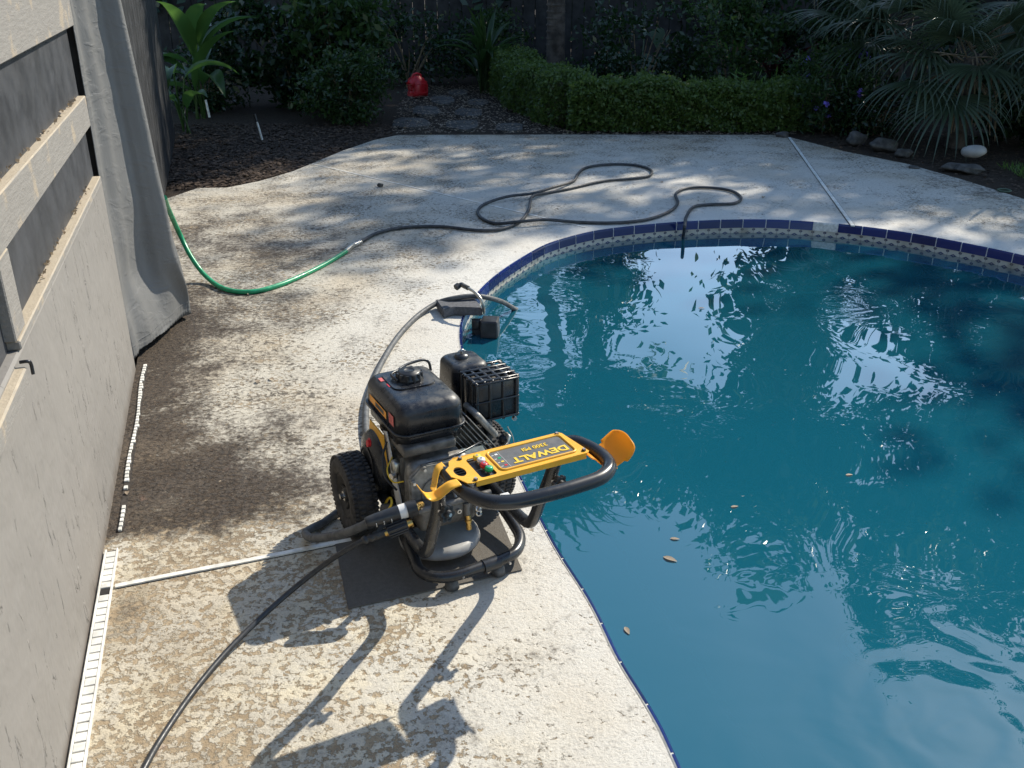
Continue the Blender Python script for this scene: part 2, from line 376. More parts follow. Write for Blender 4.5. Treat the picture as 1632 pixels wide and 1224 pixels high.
def build_deck():
    outer = np.array(deck_outer); xs = np.arange(-3, 5.6, .06); ys = np.arange(-2.2, 9.35, .06)
    g = np.array([(x + (j % 2) * .03, y) for j, y in enumerate(ys) for x in xs])
    ok = inside(g, outer) & ~inside(g, ring) & (dist_poly(g, ring) > .03)
    g = g[ok]
    no, nr = len(outer), len(ring)
    pts = [Vector(p) for p in outer] + [Vector(p) for p in ring] + [Vector(p) for p in g]
    ed = [(i, (i + 1) % no) for i in range(no)] + [(no + i, no + (i + 1) % nr) for i in range(nr)]
    r = geometry.delaunay_2d_cdt(pts, ed, [], 0, 1e-5)
    v = np.array([tuple(p) for p in r[0]]); f = [tuple(t) for t in r[2]]
    c = np.array([v[list(t)].mean(0) for t in f]); ok = inside(c, outer) & ~inside(c, ring)
    f = [t for t, k in zip(f, ok) if k]
    me = bpy.data.meshes.new('pool_deck'); me.from_pydata([(x, y, 0) for x, y in v], [], f)
    w = v - np.array(W1[:2]); a = w @ np.array(WD[:2]); off = w @ np.array(WN[:2]); dp = dist_poly(v, ring)
    dirt = 1.15 * np.exp(-(np.clip(off, 0, 9) / np.where(a < .8, .42, .30)) ** 2) * np.clip((a - .05) / .12, 0, 1) * np.clip((3.0 - a) / 1.4, 0, 1)
    dirt += .75 * np.exp(-((v[:, 0] + .95) / .35) ** 2 - ((v[:, 1] - 2.55) / .30) ** 2) * (a > .0)
    dirt += .42 * np.exp(-((v[:, 0] + 1.35) / .65) ** 2 - ((v[:, 1] - 5.45) / .30) ** 2)
    dirt += .30 * np.exp(-((v[:, 0] + 1.15) / .4) ** 2 - ((v[:, 1] - 4.4) / .5) ** 2)
    dirt += .35 * np.exp(-((v[:, 1] - 9.3) / .25) ** 2) + .5 * np.exp(-((v[:, 0] - 3.5) / .35) ** 2 - ((v[:, 1] - 7.2) / 1.1) ** 2)
    dirt += .50 * np.exp(-((v[:, 0] + 2.0) / .75) ** 2 - ((v[:, 1] - 5.9) / .75) ** 2) + .42 * np.exp(-((v[:, 0] + 1.55) / .45) ** 2 - ((v[:, 1] - 4.4) / .8) ** 2)
    dirt += .25 * np.exp(-((v[:, 0] + .75) / .35) ** 2 - ((v[:, 1] - 3.1) / .8) ** 2)
    worn = np.clip((2.75 - v[:, 1]) / .6, 0, 1) * np.clip((dp - .12) / .4, .25, 1)
    clean = np.clip(1.05 - dp / .75, 0, 1) * np.where(v[:, 1] < 3, .8, 1.0)
    clean = np.maximum(clean, .72 * np.exp(-((v[:, 0] - 1.5) / 2.1) ** 2 - ((v[:, 1] - 7.0) / 1.3) ** 2))
    for nm, arr in (('dirt', dirt), ('worn', worn), ('clean', clean)):
        at_ = me.attributes.new(nm, 'FLOAT', 'POINT'); at_.data.foreach_set('value', np.clip(arr, 0, 1.3).astype(np.float32))
    me.materials.append(mat_deck())
    if me.polygons[0].normal.z < 0: me.flip_normals()
    o = bpy.data.objects.new('pool_deck', me); COL.objects.link(o); tag(o, kind='structure')
    sk = MB(); n = len(deck_outer); sk.add([(x, y, 0) for x, y in deck_outer] + [(x, y, -.12) for x, y in deck_outer], [(i, (i + 1) % n, n + (i + 1) % n, n + i) for i in range(n)], me.materials[0])
    s = sk.build('deck_edge'); tag(s, kind='structure')
build_deck()
# soil around the deck, reaching to the horizon
def mat_soil():
    m = NT('dark garden soil'); n = m.noise(22, 8, .7)
    c = m.mix(n, (.018, .013, .009), (.085, .062, .045)); c = m.mix(m.ramp(m.noise(90, 3), .62, .72), c, (.16, .12, .08))
    m.set(m.b.inputs['Base Color'], c); m.b.inputs['Roughness'].default_value = .95; m.b.inputs['Specular IOR Level'].default_value = .2
    m.bump(m.noise(40, 6, .7), 1, .02); return m.m
def build_soil():
    outer = [(-200, -200), (200, -200), (200, 200), (-200, 200)]; n = len(deck_outer)
    pts = [Vector(p) for p in outer] + [Vector(p) for p in deck_outer]
    ed = [(i, (i + 1) % 4) for i in range(4)] + [(4 + i, 4 + (i + 1) % n) for i in range(n)]
    r = geometry.delaunay_2d_cdt(pts, ed, [], 0, 1e-5); v = np.array([tuple(p) for p in r[0]])
    f = [t for t in r[2] if not inside(np.array([v[list(t)].mean(0)]), np.array(deck_outer))[0]]
    o = mesh_obj('soil', [(x, y, -.02) for x, y in v], f, mat_soil()); tag(o, kind='structure')
build_soil()
# ---------------------------------------------------------------- pool
WATER_Z = -.088
def ring_strip(name, levels, mat, uv=False):
    "levels: list of (inset, z)"
    n = len(ring); v = []
    for d, z in levels:
        rr = inset(ring, d); v += [(x, y, z) for x, y in rr]
    f = []
    for k in range(len(levels) - 1):
        for i in range(n): f.append((k * n + i, (k + 1) * n + i, (k + 1) * n + (i + 1) % n, k * n + (i + 1) % n))
    o = mesh_obj(name, v, f, mat)
    if uv:
        l = o.data.uv_layers.new(name='uv'); z0, z1 = levels[0][1], levels[-1][1]
        for p in o.data.polygons:
            i = p.index % n
            for li, vi in zip(p.loop_indices, p.vertices):
                k = vi % n; k2 = n if (k == 0 and i == n - 1) else k
                l.data[li].uv = (k2 / 4.0, (o.data.vertices[vi].co.z - z1) / (z0 - z1))
    return o
def mat_tileband():
    m = NT('patterned waterline tile'); uvn = m.nd('ShaderNodeTexCoord'); sp = m.nd('ShaderNodeSeparateXYZ'); m.l.new(uvn.outputs['UV'], sp.inputs[0])
    fr = m.math('FRACT', m.math('MULTIPLY', sp.outputs[0], 2.0)); x = m.math('ABSOLUTE', m.math('SUBTRACT', fr, .5)); y = sp.outputs[1]
    yy = m.math('FRACT', m.math('MULTIPLY', y, 2.0)); dy = m.math('ABSOLUTE', m.math('SUBTRACT', yy, .5))
    dia = m.math('ADD', m.math('MULTIPLY', x, 1.2), m.math('MULTIPLY', dy, 2.2))
    d1 = m.math('LESS_THAN', dia, .36); hole = m.math('LESS_THAN', dia, .12)
    x2 = m.math('SUBTRACT', .5, x); flo = m.math('LESS_THAN', m.math('ADD', m.math('POWER', m.math('MULTIPLY', x2, 7.0), 2.0), m.math('POWER', m.math('MULTIPLY', m.math('SUBTRACT', dy, .33), 9.0), 2.0)), 1.0)
    g = m.math('MAXIMUM', m.math('GREATER_THAN', x, .482), m.math('GREATER_THAN', dy, .475))
    col = m.mix(m.noise(20, 3), (.42, .40, .34), (.52, .50, .43))
    col = m.mix(d1, col, (.035, .05, .12)); col = m.mix(hole, col, (.35, .33, .3)); col = m.mix(flo, col, (.06, .06, .1))
    col = m.mix(g, col, (.2, .19, .17)); col = m.mix(m.math('MULTIPLY', m.ramp(m.noise(7, 4), .5, .75), .6), col, (.18, .15, .1))
    m.set(m.b.inputs['Base Color'], col); m.b.inputs['Roughness'].default_value = .25; return m.m
ts = ring_strip('tile_band', [(.004, -.052), (.004, -.2)], mat_tileband(), True); tag(ts, kind='structure')
def mat_plaster():
    m = NT('pool plaster'); m.set(m.b.inputs['Base Color'], m.mix(m.noise(2, 4), (.10, .36, .44), (.14, .42, .50))); m.b.inputs['Roughness'].default_value = .7; return m.m
plaster = mat_plaster()
shell = ring_strip('pool_shell', [(.006, -.2), (.10, -.6), (.30, -1.0)], plaster); tag(shell, kind='structure')
fl = inset(ring, .295); n = len(fl)
mesh_floor = mesh_obj('pool_floor', [(x, y, -1.0) for x, y in fl], [tuple(range(n))], plaster); tag(mesh_floor, kind='structure')
ledge = ring_strip('underwater_ledge', [(.10, -.20), (.30, -.215), (.325, -.24)], plaster)
tag(ledge, kind='structure')
def mat_water():
    m = NT('pool water'); b = m.b
    # long lazy swell, finer ripples, and two ring-shaped disturbances
    v1 = m.mapping((1.0, .55, 1), (0, 0, R(-15)))
    sw = m.noise(1.0, 2, .4, v1, dist=.5); rp = m.noise(3.2, 1.6, .45, m.mapping((1, 1.5, 1), (0, 0, R(12))), dist=1.1)
    big = m.ramp(m.noise(.55, 2, .5, m.mapping(loc=(3.1, 1.7, 0))), .40, .62)
    def rings(cx, cy, r0, fr, width, jag):
        s = m.nd('ShaderNodeVectorMath', operation='DISTANCE'); m.l.new(m.co, s.inputs[0]); s.inputs[1].default_value = (cx, cy, 0)
        d = m.math('ADD', s.outputs['Value'], m.math('MULTIPLY', m.noise(jag, 2), width))
        return m.math('MULTIPLY', m.math('SINE', m.math('MULTIPLY', d, fr)), m.ramp(s.outputs['Value'], r0, r0 * .25))
    h = m.math('MULTIPLY', sw, 1.0)
    h = m.math('ADD', h, m.math('MULTIPLY', m.math('MULTIPLY', rp, big), .17))
    h = m.math('ADD', h, m.math('MULTIPLY', rings(1.05, 1.72, .5, 55, .16, 5), .024))
    h = m.math('ADD', h, m.math('MULTIPLY', rings(1.72, 4.75, .45, 80, .25, 5), .010))
    bp = m.nd('ShaderNodeBump'); bp.inputs['Strength'].default_value = 1.0; bp.inputs['Distance'].default_value = .03; m.l.new(h, bp.inputs['Height'])
    body = m.nd('ShaderNodeBsdfDiffuse'); body.inputs[0].default_value = (.009, .13, .19, 1)
    tr = m.nd('ShaderNodeBsdfTransparent'); tr.inputs[0].default_value = (.14, .66, .68, 1)
    m1 = m.nd('ShaderNodeMixShader'); m1.inputs[0].default_value = .34; m.l.new(body.outputs[0], m1.inputs[1]); m.l.new(tr.outputs[0], m1.inputs[2])
    gl = m.nd('ShaderNodeBsdfGlossy'); gl.inputs['Roughness'].default_value = .0; m.l.new(bp.outputs[0], gl.inputs['Normal'])
    fr = m.nd('ShaderNodeFresnel'); fr.inputs['IOR'].default_value = 1.45; m.l.new(bp.outputs[0], fr.inputs['Normal'])
    m2 = m.nd('ShaderNodeMixShader'); m.set(m2.inputs[0], m.math('MULTIPLY', fr.outputs[0], 2.5, clamp=True)); m.l.new(m1.outputs[0], m2.inputs[1]); m.l.new(gl.outputs[0], m2.inputs[2])
    m.l.new(m2.outputs[0], m.out.inputs[0]); return m.m
wr = inset(ring, .0045); wo = mesh_obj('pool_water', [(x, y, WATER_Z) for x, y in wr], [tuple(range(len(wr)))], mat_water())
if wo.data.polygons[0].normal.z < 0: wo.data.flip_normals()
tag(wo, kind='structure')
# blue trim tiles along the edge
def mat_blue():
    m = NT('cobalt glazed tile'); m.set(m.b.inputs['Base Color'], m.mix(m.island(), (.004, .010, .062), (.009, .022, .125))); m.b.inputs['Roughness'].default_value = .14
    m.bump(m.noise(25, 3), .15, .002); return m.m
def build_trim():
    blue = mat_blue(); grout = simple('pale grout', (.55, .54, .5), .8, 0, .2, 60)
    mb = MB(); nt = NT4 // 4
    prof = [(-.001, -.010), (-.001, .0032), (.004, .0032), (.008, -.001), (.0105, -.008), (.011, -.052)]
    rings_ = [(inset(ring, d), z) for d, z in prof]
    broken = {}
    for t in range(nt):
        idx = [(t * 4 + k) % NT4 for k in range(5)]
        c = ring[idx[2]]
        isb = (abs(c[0] - 2.10) < .08 and c[1] > 5.5)
        vs_ = []; f = []
        for k, i in enumerate(idx):
            for rr, z in rings_:
                p = rr[i].copy()
                if k in (0, 4):
                    q = rr[idx[1] if k == 0 else idx[3]]; p = p + (q - p) * (.003 / (TILE / 4))
                vs_.append((p[0], p[1], z))
        L = len(prof)
        for k in range(4):
            for j in range(L - 1): f.append((k * L + j, k * L + j + 1, (k + 1) * L + j + 1, (k + 1) * L + j))
        f.append(tuple(range(L - 1, -1, -1))); f.append(tuple(range(4 * L, 5 * L)))
        mb.add(vs_, f, grout if isb else blue, False)
    # grout behind the tiles
    v = []; n = len(ring)
    pr = [(-.004, .0018), (.004, .0020), (.0078, -.006), (.0095, -.0525), (.0, -.054)]
    for d, z in pr: v += [(x, y, z) for x, y in inset(ring, d)]
    f = [(k * n + i, (k + 1) * n + i, (k + 1) * n + (i + 1) % n, k * n + (i + 1) % n) for k in range(len(pr) - 1) for i in range(n)]
    mb.add(v, f, grout)
    o = mb.build('tile_trim'); tag(o, kind='structure')
build_trim()
# ---------------------------------------------------------------- things helper: leaves
def quads_mesh(name, C, A, B, mat, parent=None, fold=.0, Nn=None):
    "C centres, A half length vectors, B half width vectors -> pointed leaves"
    n = len(C); V = np.empty((n, 4, 3)); V[:, 0] = C - A; V[:, 1] = C + B - A * .1; V[:, 2] = C + A; V[:, 3] = C - B - A * .1
    if fold:
        nn = np.cross(A, B); nn /= (np.linalg.norm(nn, axis=1)[:, None] + 1e-9); l = np.linalg.norm(B, axis=1)[:, None]
        V[:, 1] += nn * l * fold; V[:, 3] += nn * l * fold
    me = bpy.data.meshes.new(name); me.vertices.add(4 * n); me.vertices.foreach_set('co', V.reshape(-1))
    me.loops.add(4 * n); me.polygons.add(n)
    me.loops.foreach_set('vertex_index', np.arange(4 * n, dtype=np.int32)); me.polygons.foreach_set('loop_start', np.arange(0, 4 * n, 4, dtype=np.int32))
    me.update(calc_edges=True); me.validate()
    me.materials.append(mat); o = bpy.data.objects.new(name, me); COL.objects.link(o)
    if parent: o.parent = parent
    return o
def rand_dirs(n, up=0.0):
    d = rng.normal(size=(n, 3)); d[:, 2] += up; return d / np.linalg.norm(d, axis=1)[:, None]
def leaf_cloud(name, C, size, mat, parent=None, ratio=.45, up=0.0, var=.4, droop=0.0):
    n = len(C); a = rand_dirs(n, -droop); b = np.cross(a, rand_dirs(n, up)); b /= (np.linalg.norm(b, axis=1)[:, None] + 1e-9)
    s = size * (1 + var * rng.uniform(-1, 1, (n, 1)))
    return quads_mesh(name, C, a * s * .5, b * s * .5 * ratio, mat, parent, .35)
def clumps(n, center, rad, nclump, crad, shell=.55):
    d = rand_dirs(nclump); r = rng.uniform(shell, 1, (nclump, 1)) ; cc = d * r * np.array(rad) + np.array(center)
    k = rng.integers(0, nclump, n); return cc[k] + rng.normal(size=(n, 3)) * crad * np.array([1, 1, .7])
# ---------------------------------------------------------------- wall on the left
def box_w(mb, a0, a1, o0, o1, z0, z1, mat, bev=.003):
    c = wp((a0 + a1) / 2, (o0 + o1) / 2, (z0 + z1) / 2); mb.box(c, (a1 - a0, o1 - o0, z1 - z0), mat, bev, 1, WROT, smooth=False)
wall = empty('patio_wall', wp(-1, 0, 0), 'grey stucco half wall topped by weathered beams and charcoal panels beside the pool deck', 'wall')
WI = wall.location
def part_w(mb, name):
    o = mb.build(name, wall); o.data.transform(Matrix.Translation(-WI)); return o
mb = MB(); box_w(mb, -3.6, 1.40, -.16, 0, -.02, .80, M['stucco'], .006)
o = part_w(mb, 'stucco_base')
bmm = bmesh.new(); bmm.from_mesh(o.data); bmm.to_mesh(o.data); bmm.free()
mb = MB(); box_w(mb, -.40, 1.36, -.030, .004, .801, .823, M['beam'], .003); part_w(mb, 'sill')
mb = MB(); box_w(mb, -3.6, -.47, -.04, .022, .745, .79, M['beam'], .004); part_w(mb, 'sill')
mb = MB(); box_w(mb, -3.6, 1.36, -.045, .002, 1.01, 1.12, M['beam'], .003); part_w(mb, 'rail_board')
mb = MB(); box_w(mb, -3.6, 1.40, -.045, .002, 1.36, 1.50, M['beam'], .003); part_w(mb, 'rail_board')
mb = MB(); box_w(mb, -.41, -.30, -.044, .0, .824, 1.008, M['beam'], .003); box_w(mb, -.41, -.30, -.044, .0, 1.123, 1.358, M['beam'], .003); part_w(mb, 'post_board')
mb = MB(); box_w(mb, -3.6, 1.38, -.10, -.024, .8005, 2.3, M['panel'], 0); part_w(mb, 'screen_panel')
mb = MB(); box_w(mb, 1.405, 1.50, -.15, -.06, 0, 2.4, M['dark_wall'], .003); part_w(mb, 'end_post')
mb = MB()
mb.tube([wp(-.47, .010, .80), wp(-.47, .026, .80), wp(-.465, .030, .792), wp(-.465, .030, .768)], .004, M['blk_tube'], 8); part_w(mb, 'hook')
# debris on the beams
C = []
for (z, a0, a1, k) in ((.826, .0, 1.3, 45), (1.123, -.3, 1.2, 45), (1.503, -.2, 1.2, 30)):
    for _ in range(k):
        a = random.uniform(a0, a1); C.append(wp(a, random.uniform(-.024, -.008), z + random.uniform(0, .012)))
C = np.array(C); ld = leaf_cloud('leaf_litter', C, .015, M['dead_leaf'], None, .6); tag(ld, 'brown fallen leaf bits caught on the wall beams', 'leaf litter', kind='stuff')
# dark side wall behind the curtain
mb = MB(); box_w(mb, 1.52, 6.95, -.10, -.02, -.05, 2.4, M['dark_wall'], 0)
for i in range(28): box_w(mb, 1.53 + i * .195, 1.53 + i * .195 + .185, -.018, -.004, .02, 2.38, M['dark_wall'], .003)
o = mb.build('side_wall'); tag(o, 'dark grey board side wall running back behind the curtain', 'wall')
# ---------------------------------------------------------------- curtain
def build_curtain():
    nz, ns = 60, 90
    zt, zb = 2.35, .035
    bot = [(1.42, -.015), (1.50, .02), (1.62, .075), (1.72, .125), (1.84, .15), (1.93, .195), (1.97, .215), (2.03, .195), (2.2, .14), (2.5, .10)]
    top = [(1.48, -.01), (1.52, .00), (1.58, .035), (1.635, .065), (1.66, .090), (1.69, .125), (1.73, .150), (1.82, .135), (2.1, .06), (2.5, .03)]
    midp = [(1.45, -.015), (1.53, .005), (1.63, .045), (1.735, .082), (1.755, .128), (1.775, .175), (1.80, .202), (1.86, .195), (2.1, .10), (2.5, .05)]
    top = [(1.48, -.01), (1.52, .00), (1.59, .035), (1.655, .066), (1.672, .095), (1.685, .125), (1.71, .145), (1.78, .135), (2.1, .06), (2.5, .03)]
    B = catmull([(a, o, 0) for a, o in bot], 10); Md = catmull([(a, o, 0) for a, o in midp], 10); Tt = catmull([(a, o, 0) for a, o in top], 10)
    v = []; f = []
    def prof_at(z, j):
        if z < .36: w = max(0, (z - .05) / .31); w = w * w * (3 - 2 * w); return B[j].lerp(Md[j], w)
        return Md[j].lerp(Tt[j], min(1, (z - .36) / 1.1))
    for i in range(nz + 1):
        t = i / nz; z = zb + (zt - zb) * t ** 1.25; w = min(1, t * 1.5); w = w * w * (3 - 2 * w)
        for j in range(ns + 1):
            p = prof_at(z, j); s = j / ns
            wr_ = .005 * math.sin(z * 6 + s * 9) * (1 - w) + .002 * math.sin(z * 31 + s * 22 + 2 * math.sin(z * 5)) * math.exp(-((s - .25) / .2) ** 2) * (.4 + .6 * math.sin(z * 3.7) ** 2) + .006 * math.sin(z * 16 - s * 14 + 1.0) * math.exp(-((z - .25) / .3) ** 2)
            fold = .022 * math.exp(-((s - .42) / .09) ** 2) * math.exp(-((z - .20) / .10) ** 2)      # swag near the hem
            fold -= .02 * math.exp(-((s - .30) / .10) ** 2) * math.exp(-((z - .33) / .16) ** 2)
            wr_ += .0045 * math.sin(s * 46 + .6 * math.sin(z * 4)) * math.exp(-((s - .18) / .13) ** 2) + .006 * math.sin(s * 30 + 1 + z * 2) * math.exp(-((z - .1) / .15) ** 2)
            hem = 0.003 * math.sin(j * 2.4) if z < .07 else 0
            q = wp(p.x, p.y + wr_ + fold + hem, z + (.012 * math.sin(s * 7) if i == 0 else 0)); v.append(q)
    w_ = ns + 1
    for i in range(nz):
        for j in range(ns): f.append((i * w_ + j, i * w_ + j + 1, (i + 1) * w_ + j + 1, (i + 1) * w_ + j))
    o = mesh_obj('curtain', v, f, M['fabric'], smooth=True)
    md = o.modifiers.new('thick', 'SOLIDIFY'); md.thickness = .0025
    hemm = MB(); P = [v[3 * w_ + j] + WN * .002 for j in range(ns + 1)]
    hemm.tube(P, .0012, M['fabric'], 5, 1, False)
    return o, v, hemm
cur, _, hemm = build_curtain(); hs = hemm.build('hem_stitching', cur)
L = Vector(wp(1.9, .1, 0)); cur.data.transform(Matrix.Translation(-L)); hs.data.transform(Matrix.Translation(-L)); cur.location = L
tag(cur, 'grey outdoor canvas curtain hanging in folds from the end of the patio wall', 'curtain', base=False)
# ---------------------------------------------------------------- drain channel and joint strips
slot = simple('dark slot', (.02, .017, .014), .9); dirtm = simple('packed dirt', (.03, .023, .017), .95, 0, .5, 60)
mb = MB(); mb2 = MB(); mb3 = MB()
a0, a1 = -1.6, -.005
for o0, o1 in ((.006, .012), (.038, .043)): box_w(mb, a0, a1, o0, o1, .0, .012, M['pvc'], .001)
k = 0; a = a0
while a < a1 - .02:
    if not (abs(a + .23) < .012): box_w(mb2, a, a + .0265, .0125, .0375, .004, .0105, M['pvc'] if True else 0, .001)
    else: box_w(mb2, a, a + .0265, .0125, .0375, .0032, .0085, slot, .001)
    a += .0305
box_w(mb2, a0, a1, .0122, .0378, .0028, .0042, slot, 0)
box_w(mb3, a0, a1, .0065, .0425, .0006, .0028, slot, 0)
dr = empty('deck_drain', wp(-.8, .035, 0), 'cream slotted drain channel along the foot of the stucco wall', 'drain')
for q, nm in ((mb, 'channel_rail'), (mb2, 'slotted_cover'), (mb3, 'channel_bed')):
    o = q.build(nm, dr); o.data.transform(Matrix.Translation(-dr.location))
mb = MB(); a = .10
while a < 1.42:
    if random.random() < (1.0 if a > .5 else .85) and not (.24 < a < .34 and random.random() < .9):
        off = .030 + .004 * math.sin(a * 9); box_w(mb, a, a + .019, off, off + random.uniform(.009, .016), .001, .008, M['pvc'], .001)
    a += .0255
box_w(mb, .10, 1.42, .028, .048, .0006, .0016, dirtm, 0)
o = mb.build('drain_cover'); tag(o, 'dirt covered remains of the slotted drain cover near the curtain', 'drain')
def strip(p, q, w, label, h=.006, bow=0):
    mb = MB(); p = Vector(p); q = Vector(q); d = (q - p); L = d.length; d.normalize(); s = Vector((-d.y, d.x, 0)) * w / 2
    v = []; n = 24
    for i in range(n + 1):
        c = p + d * L * i / n + s * (.10 * math.sin(i * .35) + bow * math.sin(i / n * 3.14))
        for sg, z in ((1, .0005), (1, h), (-1, h), (-1, .0005)): v.append(c + s * sg + Vector((0, 0, z)))
    f = [(i * 4 + k, i * 4 + k + 1, i * 4 + 5 + k, i * 4 + 4 + k) for i in range(n) for k in range(3)] + [(0, 1, 2, 3), (n * 4 + 3, n * 4 + 2, n * 4 + 1, n * 4)]
    mb.add(v, f, M['pvc'])
    shadow_v = [Vector((c.x, c.y, .0012)) for c in (p + s * 1.7, q + s * 1.7, q - s * 1.35, p - s * 1.35)]; 
    if w > .015: mb.add(shadow_v, [(3, 2, 1, 0)], slot)  # flat dark quad wider than the strip: its shadow line, painted as colour
    o = mb.build('joint_strip'); tag(o, label, 'joint strip', 'white strips set in the deck joints')
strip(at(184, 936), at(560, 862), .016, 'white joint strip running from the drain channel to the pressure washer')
strip(at(500, 262), at(934, 363), .014, 'thin white joint strip passing under the black hose loops on the far deck', .003)
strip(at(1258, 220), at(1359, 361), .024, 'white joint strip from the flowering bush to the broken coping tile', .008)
# ---------------------------------------------------------------- machine
MO = Vector((-.2, 2.3, 0)); mach = empty('pressure_washer', MO, 'black and yellow petrol pressure washer on two tyres standing on a dark mat', 'pressure washer', rz=R(27))
UC = .035
def mpart(mb, name, parent=mach): return mb.build(name, parent)
mach_matrix = T(*MO) @ RZ(R(27))
# frame
TR = .0165
mb = MB()
for sgn, uu in ((-1, -.122), (1, .192)):
    mb.tube([(uu, .26, .15), (uu, .10, .142), (uu, -.04, .138), (uu, -.125, .138), (uu, -.175, .152), (uu, -.205, .195), (uu - .001, -.232, .25), (uu, -.268, .325), (uu, -.285, .36)], TR, M['blk_tube'], 16, 10)
mb.tube([(-.10, .20, .10), (-.100, .08, .078), (-.112, -.05, .054), (-.118, -.110, .050), (-.095, -.155, .050), (-.04, -.176, .050), (.04, -.172, .050), (.10, -.168, .050), (.160, -.150, .050), (.200, -.100, .052), (.212, -.04, .058), (.215, .08, .078), (.21, .20, .10)], TR, M['blk_tube'], 16, 10)
mb.cyl((-.122, .2, .145), (.192, .2, .145), .012, M['blk_tube']); mb.cyl((-.122, .02, .130), (.192, .02, .130), .012, M['blk_tube'])
mb.cyl((-.19, .24, .127), (.26, .24, .127), .009, M['steel'])
mb.box((.035, .12, .128), (.30, .28, .006), M['blk_plastic'])
fr = mpart(mb, 'frame')
mb = MB(); mb.tube([(.045, -.174, .050), (.095, -.170, .050)], TR + .003, M['blk_gloss'], 16, 2); mpart(mb, 'tube_sleeve', fr)
for x in (-.045, .098):
    mb = MB(); mb.lathe([(0, .034), (.014, .034), (.019, .012), (.021, 0), (0, 0)], M['hose_grey'], T(x, -.163, .004), 20); mb.cyl((x + .02, -.19, .05), (x + .022, -.196, .05), .004, M['steel'], 8); mpart(mb, 'rubber_foot', fr)
mb = MB(); bar = RX(R(-38)) ; mb.box((.1925, -.045, .158), (.026, .07, .001), M['white'], 0)
for i in range(7): mb.box((.184, -.07 + i * .007, .1588), (.007, .0025 + (i % 3) * .001, .0006), M['blk_plastic'])
mpart(mb, 'barcode_sticker', fr)
# handle
mb = MB()
HZ = .484
mb.tube([(-.122, -.262, .31), (-.125, -.285, .36), (-.133, -.312, .43), (-.134, -.326, .468), (-.131, -.350, .487), (-.127, -.395, HZ), (-.119, -.445, .480), (-.090, -.495, .477), (-.040, -.522, .476), (.04, -.530, .476), (.13, -.530, .477), (.195, -.522, .478), (.236, -.492, .480), (.247, -.445, .482), (.238, -.395, .485), (.216, -.355, .487), (.200, -.328, .468), (.196, -.312, .43), (.193, -.285, .36), (.192, -.262, .31)], TR + .0012, M['blk_tube'], 18, 10)
hd = mpart(mb, 'handle')
for sg, uu in ((-1, -.126), (1, .193)):
    mb = MB(); c = Vector((uu, -.300, .352)); dr_ = Vector((.35 if sg < 0 else .25, -1, .10)).normalized()
    mb.cyl(c, c + dr_ * .018, .009, M['steel'], 12); q = c + dr_ * .016
    x = dr_.orthogonal().normalized(); y = dr_.cross(x)
    mb.cyl(q, q + dr_ * .012, .018, M['blk_plastic'], 20); mb.cyl(q + dr_ * .012, q + dr_ * .019, .011, M['blk_plastic'], 16, .009)
    for k in range(6):
        a = k * math.pi / 3; e = q + (x * math.cos(a) + y * math.sin(a)) * .017; mb.cyl(e, e + dr_ * .012, .0065, M['blk_plastic'], 10)
    mb.cyl(q + dr_ * .018, q + dr_ * .021, .005, M['steel'], 10); mpart(mb, 'clamp_knob', hd)
# yellow panel
PM = T(.035, -.386, .505) @ RX(R(1.0)) @ RY(R(-.5))
def sheet(grid, thick, mat, name, parent, M_=None):
    nu, nv = len(grid), len(grid[0]); v = [p for row in grid for p in row]
    f = [(i * nv + j, (i + 1) * nv + j, (i + 1) * nv + j + 1, i * nv + j + 1) for i in range(nu - 1) for j in range(nv - 1)]
    o = mesh_obj(name, [M_ @ Vector(p) if M_ else p for p in v], f, mat, parent, True); md = o.modifiers.new('t', 'SOLIDIFY'); md.thickness = thick; md.offset = 0; return o
mb = MB()
bmp = bmesh.new()
def poly_hole(outer, holes):
    pts = [Vector(p) for p in outer]; ed = [(i, (i + 1) % len(outer)) for i in range(len(outer))]
    for h in holes:
        k = len(pts); pts += [Vector(p) for p in h]; ed += [(k + i, k + (i + 1) % len(h)) for i in range(len(h))]
    r = geometry.delaunay_2d_cdt(pts, ed, [], 0, 1e-6); v = np.array([tuple(p) for p in r[0]]); f = []
    for t in r[2]:
        c = np.array([v[list(t)].mean(0)])
        if inside(c, np.array(outer))[0] and not any(inside(c, np.array(h))[0] for h in holes): f.append(tuple(t))
    return v, f
def rrect(x0, x1, y0, y1, r, n=5):
    out = []
    for cx, cy, a in ((x1 - r, y0 + r, -90), (x1 - r, y1 - r, 0), (x0 + r, y1 - r, 90), (x0 + r, y0 + r, 180)):
        for k in range(n + 1):
            t = R(a + 90 * k / n); out.append((cx + r * math.cos(t), cy + r * math.sin(t)))
    return out
outer = [(.166, -.062), (.173, -.056), (.158, .050), (.152, .058), (-.135, .058), (-.150, .050), (-.158, .030), (-.172, .018), (-.172, -.016), (-.160, -.034), (-.150, -.058), (-.140, -.062)]
hole1 = rrect(-.112, -.070, -.052, .040, .008)
hole2 = [(-.145 + .014 * math.cos(t), -.004 + .022 * math.sin(t)) for t in np.linspace(0, 2 * math.pi, 17)[:-1]]
v2, f2 = poly_hole(outer, [hole1, hole2])
top = [PM @ Vector((x, y, .0012)) for x, y in v2]; botm = [PM @ Vector((x, y, -.0012)) for x, y in v2]; n = len(v2)
ec = {}
for t in f2:
    for a, b in zip(t, t[1:] + t[:1]): ec[(a, b)] = 1
side = [(a, b, b + n, a + n) for a, b in ec if (b, a) not in ec]
mb.add(top + botm, [t for t in f2] + [tuple(x + n for x in reversed(t)) for t in f2] + [s[::-1] for s in side], M['yellow'])
for y, sg in ((-.062, -1), (.058, 1)):      # folded down edges
    mb.box(PM @ Vector((.010 + (.006 if sg < 0 else -.003), y, -.006)), (.292 if sg < 0 else .288, .0022, .014), M['yellow'])
